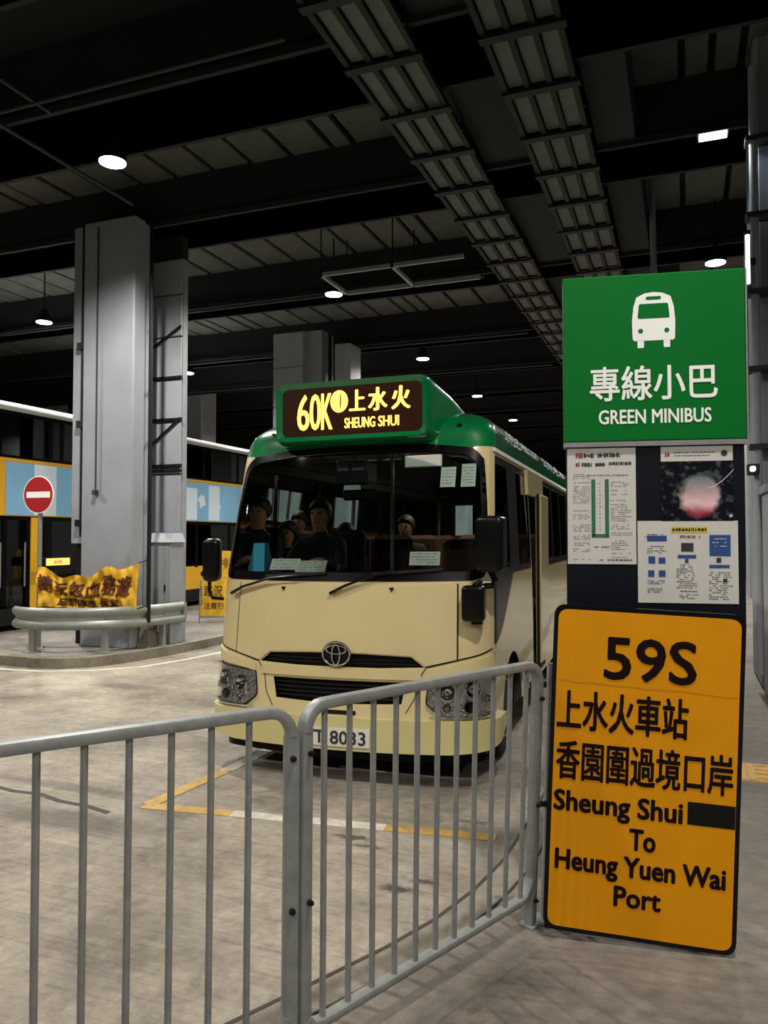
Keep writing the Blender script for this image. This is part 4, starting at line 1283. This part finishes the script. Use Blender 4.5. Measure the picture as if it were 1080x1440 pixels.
f.add([(-.93, .42, 1.38), (-.76, .40, 1.38), (-.74, .55, 1.38), (-.92, .55, 1.38), (-.88, .46, 1.66), (-.78, .45, 1.66), (-.78, .52, 1.66), (-.87, .52, 1.66)], [(3, 2, 1, 0), (4, 5, 6, 7), (0, 1, 5, 4), (1, 2, 6, 5), (2, 3, 7, 6), (3, 0, 4, 7)])
f.build('hung_cloth', M['blueprint'], bus, smooth=True)
l = bpy.data.lights.new('cabin_fill', 'AREA'); l.energy = 10; l.color = (1, .85, .65); l.shape = 'RECTANGLE'; l.size = .3; l.size_y = 1.2  # added fill that brightens seats and faces; no fixture modelled
lo = bpy.data.objects.new('cabin_fill', l); COL.objects.link(lo); lo.location = XB @ Vector((.0, 3.2, 2.44))

# ============================================================ people in the bus
def person(name, label, hip, cloth, scale=1.0, arms='lap', turn=0):
    root = thing(name, label, 'person', hip)
    B = {'pelvis': ((0, 0, 0), .15), 'spine': ((0, .02, .22), .135), 'chest': ((0, .01, .42), .155), 'neck0': ((0, 0, .525), .075), 'neck': ((0, -.012, .575), .055),
         'jaw': ((0, -.035, .635), .070), 'head': ((0, -.015, .715), .100), 'top': ((0, -.0, .775), .085)}
    E = [('pelvis', 'spine'), ('spine', 'chest'), ('chest', 'neck0'), ('neck0', 'neck'), ('neck', 'jaw'), ('jaw', 'head'), ('head', 'top')]
    for sg, k in ((-1, 'r'), (1, 'l')):
        B['sh' + k] = ((sg * .17, .01, .47), .072)
        if arms == 'wheel':
            B['el' + k] = ((sg * .25, -.16, .26), .046); B['wr' + k] = ((sg * .18, -.38, .33), .03)
            hd, fd = Vector((-sg * .02, -.07, .02)), Vector((-sg * .015, -.03, -.012))
        else:
            B['el' + k] = ((sg * .23, -.06, .20), .046); B['wr' + k] = ((sg * .10, -.26, .15), .03)
            hd, fd = Vector((-sg * .03, -.06, -.01)), Vector((-sg * .01, -.028, -.01))
        w0 = Vector(B['wr' + k][0]); pal = w0 + hd
        B['pa' + k] = (tuple(pal), .028)
        E += [('chest', 'sh' + k), ('sh' + k, 'el' + k), ('el' + k, 'wr' + k), ('wr' + k, 'pa' + k)]
        for q in range(4):
            o_ = Vector(((q - 1.5) * .020, 0, 0)); ln = (.8, 1.0, .95, .75)[q]
            B['f%d' % q + k] = (tuple(pal + o_ + fd * .9), .0095)
            B['g%d' % q + k] = (tuple(pal + o_ + fd * (1 + .9 * ln) + Vector((0, 0, -.012))), .0085)
            B['h%d' % q + k] = (tuple(pal + o_ + fd * (1.0 + 1.3 * ln) + Vector((0, .008, -.032))), .0075)
            E += [('pa' + k, 'f%d' % q + k), ('f%d' % q + k, 'g%d' % q + k), ('g%d' % q + k, 'h%d' % q + k)]
        B['t0' + k] = (tuple(w0 + hd * .5 + Vector((-sg * .035, -.01, .008))), .011)
        B['t1' + k] = (tuple(w0 + hd * .9 + Vector((-sg * .045, -.015, .0))), .009)
        E += [('pa' + k, 't0' + k), ('t0' + k, 't1' + k)]
        B['hip' + k] = ((sg * .09, -.04, -.02), .10); B['kn' + k] = ((sg * .11, -.44, .0), .062)
        B['an' + k] = ((sg * .11, -.46, -.38), .042); B['to' + k] = ((sg * .12, -.60, -.425), .034)
        E += [('pelvis', 'hip' + k), ('hip' + k, 'kn' + k), ('kn' + k, 'an' + k), ('an' + k, 'to' + k)]
    names = list(B); idx = {n_: i for i, n_ in enumerate(names)}
    me = bpy.data.meshes.new('body')
    me.from_pydata([tuple(c * scale for c in B[n_][0]) for n_ in names], [(idx[a_], idx[b_]) for a_, b_ in E], [])
    o = bpy.data.objects.new('body', me); COL.objects.link(o)
    md = o.modifiers.new('skin', 'SKIN')
    if not me.skin_vertices: pass
    sv = me.skin_vertices[0].data
    for n_ in names:
        sv[idx[n_]].radius = (B[n_][1] * scale * (1.0 if n_ not in ('chest', 'spine', 'pelvis') else 1.08), B[n_][1] * scale * (.72 if n_ in ('chest', 'spine') else 1))
    sv[0].use_root = True
    o.modifiers.new('sub', 'SUBSURF').levels = 1
    dg = bpy.context.evaluated_depsgraph_get()
    m2 = bpy.data.meshes.new_from_object(o.evaluated_get(dg))
    o.modifiers.clear(); o.data = m2
    m2.materials.clear(); m2.materials.append(M[cloth]); m2.materials.append(M['skin'])
    for v in m2.vertices:   # a nose and eye sockets
        x, y, z = v.co / scale
        if y < -.09 and abs(x) < .018 and .66 < z < .715: v.co.y -= .016 * scale
        if y < -.08 and .02 < abs(x) < .05 and .705 < z < .735: v.co.y += .008 * scale
    for p_ in m2.polygons:
        c_ = p_.center / scale
        hand = any((Vector(B['pa' + k][0]) - c_).length < .11 for k in 'rl')
        p_.material_index = 1 if (c_.z > .565 or hand) else 0
        p_.use_smooth = True
    o.parent = root
    hz = .715
    f = MB()
    vs, fs = [], []
    nu, nv = 20, 10
    for j in range(nv + 1):
        ph = math.pi * .68 * j / nv
        for i in range(nu):
            th = 2 * math.pi * i / nu
            fy = math.cos(th)   # forward is -y
            lim = ph * (1 - .52 * max(0, fy) ** .8) * (1 + .05 * math.sin(th * 7))
            r_ = .106
            vs.append((r_ * .92 * math.sin(lim) * math.sin(th) * scale, (-.01 + r_ * 1.06 * math.sin(lim) * -math.cos(th) * -1 * -1) * scale, (hz + .02 + r_ * 1.08 * math.cos(lim)) * scale))
    for j in range(nv):
        for i in range(nu):
            k = (i + 1) % nu
            fs.append((j * nu + i, j * nu + k, (j + 1) * nu + k, (j + 1) * nu + i))
    hm = bpy.data.meshes.new('hair'); hm.from_pydata(vs, [], fs); hm.materials.append(M['hair'])
    hm.polygons.foreach_set('use_smooth', [True] * len(fs))
    ho = bpy.data.objects.new('hair', hm); COL.objects.link(ho); ho.parent = root
    f = MB()
    for sx in (-1, 1):
        f.lathe([(.001, -.011), (.011, -.006), (.013, 0), (.011, .006), (.001, .011)], 10, xf=Matrix.Translation((sx * .034 * scale, -.103 * scale, .722 * scale)))
    eo_ = f.build('eyes', M['hair']); eo_.parent = root
    f = MB(); f.tube([(-.022 * scale, -.095 * scale, .647 * scale), (0, -.103 * scale, .645 * scale), (.022 * scale, -.095 * scale, .647 * scale)], .0045 * scale, 6)
    mo = f.build('mouth', M['inkred']); mo.parent = root
    root.rotation_euler = (0, 0, BA + turn)
    return root
def bw(x, y, z):
    return tuple(XB @ Vector((x, y, z)))
person('person', 'driver in dark clothes, a black silhouette at the wheel of the minibus', bw(-.72, 1.42, 1.14), 'cloth', 1.08, 'wheel')
person('person', 'passenger in black with short dark hair, seated behind the card on the glass', bw(-.40, 3.0, 1.10), 'cloth', 1.0, 'lap')
person('person', 'passenger with dark hair seated just behind the driver, half hidden', bw(-.72, 2.05, 1.02), 'cloth2', .98, 'lap')

# ============================================================ traffic island furniture
gp = [(-8.72, 8.34), (-8.5, 8.24), (-8.2, 8.22), (-7.85, 8.33), (-7.5, 8.5), (-7.24, 8.76), (-7.09, 9.08), (-7.0, 9.45), (-6.97, 9.8)]
def smoothpath(P, k=3):
    for _ in range(k - 1):
        Q = [P[0]]
        for a_, b_ in zip(P[:-1], P[1:]):
            Q += [tuple(a_[i] * .75 + b_[i] * .25 for i in range(2)), tuple(a_[i] * .25 + b_[i] * .75 for i in range(2))]
        P = Q + [P[-1]]
    return P
gp2 = smoothpath(gp, 3)
prof = [(.46, 0), (.485, .035), (.52, .045), (.555, .035), (.585, 0), (.61, -.012), (.635, 0), (.665, .035), (.70, .045), (.735, .035), (.76, 0)]
t = thing('guardrail', 'grey corrugated steel guardrail curving around the big column', 'guardrail', (-7.6, 8.6, .13))
f = MB(); n = len(prof)
vs = []
for side in (0, -.006):
    for i, p_ in enumerate(gp2):
        a_, b_ = Vector(gp2[max(i - 1, 0)]), Vector(gp2[min(i + 1, len(gp2) - 1)])
        d = (b_ - a_).normalized(); nx, ny = d.y, -d.x
        for z, o_ in prof:
            vs.append((p_[0] + nx * (o_ + side), p_[1] + ny * (o_ + side), z - .02))
K = len(gp2); fs = []
for i in range(K - 1):
    for j in range(n - 1):
        fs.append((i * n + j, (i + 1) * n + j, (i + 1) * n + j + 1, i * n + j + 1))
        b0 = K * n
        fs.append((b0 + i * n + j, b0 + i * n + j + 1, b0 + (i + 1) * n + j + 1, b0 + (i + 1) * n + j))
f.add(vs, fs); f.build('rail', M['galv2'], t, smooth=True, angle=60)
for x, y in ((-8.33, 8.27), (-8.62, 8.62), (-7.42, 8.64), (-7.06, 9.42)):
    f = MB(); f.box(x - .045, x + .045, y - .03, y + .03, .13, .69, bev=.006); f.build('post', M['galv2'], t)
    f = MB(); f.box(x - .09, x + .09, y - .08, y + .08, .128, .14); f.build('base_plate', M['galv2'], t)
f = MB(); f.tube([(-6.97, 9.8, .73), (-6.97, 9.8, .44)], .05, 10, ry=.03); f.build('end_cap', M['galv2'], t)

t = thing('concrete_block', 'low stained concrete block under the guardrail, right of the column', 'block', (-7.05, 9.15, .13))
f = MB(); f.add([(-7.27, 9.12, .127), (-7.10, 9.18, .127), (-7.10, 9.44, .127), (-7.27, 9.42, .127), (-7.25, 9.16, .42), (-7.14, 9.2, .38), (-7.14, 9.38, .36), (-7.25, 9.38, .40)], [(3, 2, 1, 0), (4, 5, 6, 7), (0, 1, 5, 4), (1, 2, 6, 5), (2, 3, 7, 6), (3, 0, 4, 7)])
f.build('block', M['island'], t)
f = MB(); f.tube([(-7.23, 9.28, .38), (-7.19, 9.28, .47), (-7.15, 9.28, .36)], .012, 8); f.build('lifting_loop', M['galv2'], t)

# banner
t = thing('banner', 'creased yellow banner with dark brown lettering tied above the guardrail', 'banner', (-7.8, 8.65, .74))
A_, B_ = Vector((-8.42, 8.44, 0)), Vector((-7.12, 8.93, 0))
d = (B_ - A_); Lb = d.length; d.normalize(); nb = Vector((d.y, -d.x, 0))
def bn(u, v, o_=0):
    """u 0..1 along, v 0..1 up; sagging top edge and soft folds"""
    ztop = 1.28 - .16 * math.sin(math.pi * min(1, u * 1.35)) ** 1.2 * (1 - .35 * u) + .03 * math.sin(u * 21)
    if u > .72: ztop = max(ztop, 1.18 + .55 * (u - .72))
    zbot = .70 + .035 * math.sin(u * 5 + 1) - .02 * u
    z = zbot + (ztop - zbot) * v
    off = .02 * math.sin(u * 15 + v * 3) + .016 * math.sin(u * 38 - v * 9) + .014 * math.sin(v * 11 + u * 6) + .010 * math.sin(u * 71 + v * 13)
    return tuple(A_ + d * (u * Lb + .012 * math.sin(v * 6 + u * 3)) + nb * (off + o_) + Vector((0, 0, z)))
f = MB(); nu, nv = 110, 20
vs = [bn(i / nu, j / nv, o_) for o_ in (0, -.004) for j in range(nv + 1) for i in range(nu + 1)]
fs = []
for k in range(2):
    b0 = k * (nu + 1) * (nv + 1)
    for j in range(nv):
        for i in range(nu):
            q = (b0 + j * (nu + 1) + i, b0 + j * (nu + 1) + i + 1, b0 + (j + 1) * (nu + 1) + i + 1, b0 + (j + 1) * (nu + 1) + i)
            fs.append(q if k == 0 else q[::-1])
f.add(vs, fs); f.build('cloth', M['banner'], t, smooth=True, angle=80)
for s_, x, z, h, w_, b in (('請', .02, .40, .42, .13, .03), ('阮', .175, .40, .40, .13, .03), ('忽', .335, .38, .42, .14, .03), ('血', .49, .38, .40, .14, .03), ('務', .655, .38, .44, .13, .03), ('遊', .80, .36, .44, .13, .03), ('嚴禁停車 候客', .2, .07, .24, .62, .03)):
    V, Fs = text_verts(s_, h, w_, b)
    f = MB(); f.add([bn(float(a_) + x, float(b_) + z, .006 + float(d_)) for a_, b_, d_ in V], Fs); f.build('lettering', M['bannertext'], t)
for u, v in ((0, 1), (0, .05), (1, 1), (1, .05)):
    p_ = Vector(bn(u, v)); e = Vector((-8.45, 8.5, p_.z + .03)) if u == 0 else Vector((-7.06, 9.07, p_.z + .04))
    f = MB(); f.tube([p_, e], .006, 6); f.build('tie_cord', M['dark'], t)

# no-entry sign
t = thing('no_entry_sign', 'round red no-entry sign with white bar on a grey pole', 'sign', (-8.45, 8.5, .13))
f = MB(); f.tube([(-8.45, 8.5, .13), (-8.45, 8.5, 2.52)], .032, 12); f.build('pole', M['galv2'], t, smooth=True, angle=40)
f = MB(); f.lathe([(.07, 0), (.07, .02), (.04, .03)], 12, xf=Matrix.Translation((-8.45, 8.5, .127))); f.build('base_plate', M['galv2'], t)
th = R(2)
nv_ = Vector((math.sin(th), -math.cos(th), 0))
zq = nv_.to_track_quat('Z', 'Y').to_matrix().to_4x4(); zq.translation = Vector((-8.45, 8.5, 2.29)) + nv_ * .035
f = MB(zq); f.lathe([(.262, 0), (.262, .008)], 40); f.build('rim', M['white'], t)
f = MB(zq); f.lathe([(.250, .008), (.250, .0095)], 40); dsc = f.build('disc', M['red'], t)
f = MB(zq); f.box(-.205, .205, -.042, .042, .0095, .011); f.build('white_bar', M['white'], t)

# lit amber sign behind the banner
t = thing('amber_sign', 'small glowing amber sign above the left end of the banner', 'sign', (-10.9, 11.2, .1))
f = MB(); f.box(-11.0, -10.9, 11.10, 11.72, 1.16, 1.32, bev=.01).box(-10.97, -10.93, 11.36, 11.42, .0, 1.16); f.build('housing', M['dark'], t)
f = MB(); f.box(-10.9, -10.893, 11.12, 11.70, 1.175, 1.305); 
M['amber'] = mat('amber_glow', '#ffb040', emis=(1, .52, .12), es=1.6)
M['redglow'] = mat('red_glow', '#ff2010', emis=(.9, .05, .02), es=1.2)
f.build('screen', M['amber'], t)
f = MB(); lettering(f, '60K', 11.30, 1.20, .08, .22, .02, lambda u, v: (-10.891, u, v)); f.build('lettering', M['redglow'], t)

# ---- double-deck bus
dx = -11.3
t = thing('double_deck_bus', 'yellow double-deck bus with a pale blue advert, parked behind the column', 'bus', (-12.5, 15.5, 0))
y0, y1 = 9.7, 21.2
def side(name, ya, yb, za, zb, m, out=0., th_=.03, r_=0.05, parent=t):
    f = MB(); n_ = rounded(rect(ya, yb, za, zb), r_) if r_ else rect(ya, yb, za, zb)
    K = len(n_)
    vs = [(dx + out, y, z) for y, z in n_] + [(dx + out - th_, y, z) for y, z in n_]
    f.add(vs, [tuple(range(K)), tuple(range(2 * K - 1, K - 1, -1))] + [((i + 1) % K, i, K + i, K + (i + 1) % K) for i in range(K)])
    return f.build(name, m, parent)
# body as frame members round real window openings
f = MB()
f.box(-13.8, dx, y0, y0 + .25, .3, 3.98); f.box(-13.8, dx, y1 - .25, y1, .3, 3.98)
f.box(dx - .06, dx, y0 + .25, y1 - .25, 3.95, 4.0).box(dx - .06, dx, y0 + .25, y1 - .25, 2.06, 3.12)
f.box(dx - .06, dx, 15.0, y1 - .25, .3, .98).box(dx - .06, dx, 12.7, 15.0, .3, .98)
f.box(-13.8, -13.72, y0, y1, .3, 4.0)
f.build('body', M['busyel'], t)
f = MB(); f.box(-13.7, dx - .07, y0 + .25, y1 - .25, 2.1, 2.2).box(-13.7, dx - .07, y0 + .25, y1 - .25, .3, .42); f.build('deck_floor', M['dark'], t)
# curved roof edge
n_ = 10
vs = []
for y in (y0 - .02, y0 + .4, y1 - .4, y1 + .02):
    dr = .12 if y in (y0 - .02, y1 + .02) else 0
    for k in range(n_ + 1):
        q = math.pi / 2 * k / n_
        vs.append((dx + .01 - .22 + .22 * math.cos(q) - dr, y, 3.97 + .19 * math.sin(q) - dr * .6))
    vs.append((-13.82, y, 4.16 - dr * .6))
f = MB(); K = n_ + 2
f.add(vs, [(j * K + i, (j + 1) * K + i, (j + 1) * K + i + 1, j * K + i + 1) for j in range(3) for i in range(K - 1)])
f.build('roof', M['buswhite'], t, smooth=True, angle=60)
side('upper_band', y0 + .35, y1 - .3, 3.17, 3.97, M['gasket'], .004, .01, .12) if False else None
f = MB()
yy = [y0 + .25, 11.9, 13.5, 15.1, 16.7, 18.3, 19.9, y1 - .25]
for y in yy[1:-1]:
    f.box(dx - .05, dx + .002, y - .05, y + .05, 3.12, 3.96)
f.box(dx - .05, dx + .003, y0 + .25, y1 - .25, 3.90, 3.97).box(dx - .05, dx + .003, y0 + .25, y1 - .25, 3.12, 3.17)
f.build('upper_window_frame', M['gasket'], t)
for a_, b_ in zip(yy[:-1], yy[1:]):
    side('upper_window', a_ + .04, b_ - .04, 3.16, 3.92, M['glass_deck'], -.008, .006, .06)
side('yellow_line', y0, y1, 3.055, 3.10, M['busyel'], .008, .01, 0)
side('advert_panel', 10.55, 20.7, 2.10, 3.05, M['adblue'], .010, .012, 0)
ad = [o for o in t.children if o.name.startswith('advert_panel')][0] if t.children else None
for (ya, yb, za, zb) in ((11.2, 11.75, 2.10, 3.05), (15.2, 16.4, 2.12, 2.9), (16.9, 17.4, 2.12, 3.0)):
    f = MB(); f.box(dx + .0105, dx + .0125, ya, yb, za, zb); f.build('advert_block', M['adpale'], ad)
rr_ = random.Random(9)
for (cy, cz, s_) in ((12.55, 2.62, .26), (12.3, 2.75, .16), (12.8, 2.5, .2), (16.0, 2.5, .22), (16.6, 2.6, .25), (17.3, 2.5, .2)):
    P = []
    for k in range(14):
        q = 2 * math.pi * k / 14; r_ = s_ * rr_.uniform(.45, 1)
        P.append((dx + .0135, cy + r_ * math.cos(q) * .8, cz + r_ * math.sin(q)))
    f = MB(); f.add([(dx + .0135, cy, cz)] + P, [(0, 1 + i, 1 + (i + 1) % 14) for i in range(14)]); f.build('advert_shape', M['adpale'], ad)
f = MB(); f.add([(dx + .014, 12.95 + .09 * math.cos(k * .4488), 2.25 + .09 * math.sin(k * .4488)) for k in range(14)], [tuple(range(14))]); f.build('advert_dot', M['white'], ad)
side('skirt', 10.0, y1, .12, .42, M['dark'], .004, .05, 0)
# lower deck: doors, pillar, windows
f = MB()
for y in (9.98, 10.55, 11.08, 11.50, 12.4, 13.6, 14.9, 16.4, 17.9, 19.4, 20.9):
    f.box(dx - .05, dx + .003, y - .05, y + .05, .42 if y < 11.3 else .95, 2.08)
f.box(dx - .05, dx + .003, 10.0, 11.1, .36, .46).box(dx - .05, dx + .004, 9.9, 21, 2.0, 2.08).box(dx - .05, dx + .003, 11.3, 12.7, .42, .98)
f.build('lower_window_frame', M['gasket'], t)
side('yellow_pillar', 11.14, 11.34, .3, 2.06, M['busyel'], .012, .04, 0)
for a_, b_ in ((10.02, 10.51), (10.59, 11.04)):
    dd = side('door', a_, b_, .46, 2.0, M['glass_deck'], -.01, .01, .05)
    f = MB(); f.tube([(dx + .02, (a_ + b_) / 2 + .18, .8), (dx + .02, (a_ + b_) / 2 + .18, 1.6)], .015, 6); f.build('handrail', M['galv'], dd)
for a_, b_ in ((11.52, 12.37), (12.43, 13.57), (13.63, 14.87), (14.93, 16.37), (16.43, 17.87), (17.93, 19.37), (19.43, 20.87)):
    side('lower_window', a_, b_, .98, 2.02, M['glass_deck'], -.01, .008, .05)
# seats and people shapes inside are only dark rows of seats
f = MB()
for y in np.arange(10.4, 20.8, .85):
    for z in (2.2, .42):
        if z < 1 and y < 11.4: continue
        f.box(dx - .95, dx - .15, y, y + .12, z + .35, z + 1.12, bev=.03).box(dx - .95, dx - .15, y - .35, y, z + .35, z + .45, bev=.02)
f.build('seats', M['blueprint2'] if 'blueprint2' in M else M.setdefault('blueprint2', mat('purple_cloth', '#3b3a5c', .9)), t)['kind'] = 'stuff'
M['strip'] = mat('cabin_strip', '#ffffff', emis=(1, .95, .85), es=1.2)
for z in (3.9, 1.98):
    for k_, y in enumerate((11.2, 14.6, 18)):
        f = MB(); f.box(dx - 1.4, dx - 1.32, y, y + .9, z - .01, z + .02); f.build('ceiling_strip_light', M['strip'], t)
for y in (13.9, 18.9):
    q = Matrix.Translation((dx - .28, y, .48)) @ Matrix.Rotation(R(90), 4, 'Y')
    f = MB(q); f.lathe([(.26, 0), (.46, 0), (.48, .04), (.48, .24), (.45, .28), (.30, .29)], 28); wl = f.build('wheel', M['rubber'], t, smooth=True)
    f = MB(q); f.lathe([(.30, .26), (.28, .29), (.2, .22), (.1, .24), (.003, .25)], 24); f.build('rim', M['galv'], wl, smooth=True)

# yellow notice boards beyond the island
def aboard(x, y, w_, h, rz, z, label, lines):
    t = thing('notice_stand', label, 'sign', (x, y, .128))
    X = Matrix.Translation((x, y, .128)) @ Matrix.Rotation(rz, 4, 'Z') @ Matrix.Rotation(R(-8), 4, 'X')
    f = MB(X); f.box(-w_ / 2, w_ / 2, -.01, .01, z, z + h, bev=.004); f.build('board', M['banner'], t)
    f = MB(X); f.box(-w_ / 2 - .02, -w_ / 2, -.015, .015, 0, z + h).box(w_ / 2, w_ / 2 + .02, -.015, .015, 0, z + h).box(-w_ / 2, w_ / 2, -.012, .012, z - .03, z); f.build('stand', M['galv2'], t)
    X2 = Matrix.Translation((x, y, .128)) @ Matrix.Rotation(rz, 4, 'Z') @ Matrix.Rotation(R(12), 4, 'X')
    f = MB(X2); f.box(-w_ / 2 + .02, -w_ / 2 + .04, .1, .12, 0.06, z + h - .12).box(w_ / 2 - .04, w_ / 2 - .02, .1, .12, .06, z + h - .12); f.build('back_leg', M['galv2'], t)
    for s_, x_, zz_, hh, ww in lines:
        f = MB(X); lettering(f, s_, -w_ / 2 + x_ * w_, z + zz_ * h, hh * h, ww * w_, .02, lambda u, v: (u, -.012, v)); f.build('lettering', M['bannertext'], t)
aboard(-8.0, 12.3, .66, .66, R(24), .12, 'yellow notice board on legs, the nearer of two left of the minibus', [('路況', .1, .55, .3, .5), ('注意行人', .1, .2, .18, .75)])
aboard(-8.6, 13.4, .8, .7, R(24), .6, 'yellow notice board standing behind another one, left of the minibus', [('請排隊', .15, .5, .3, .7)])
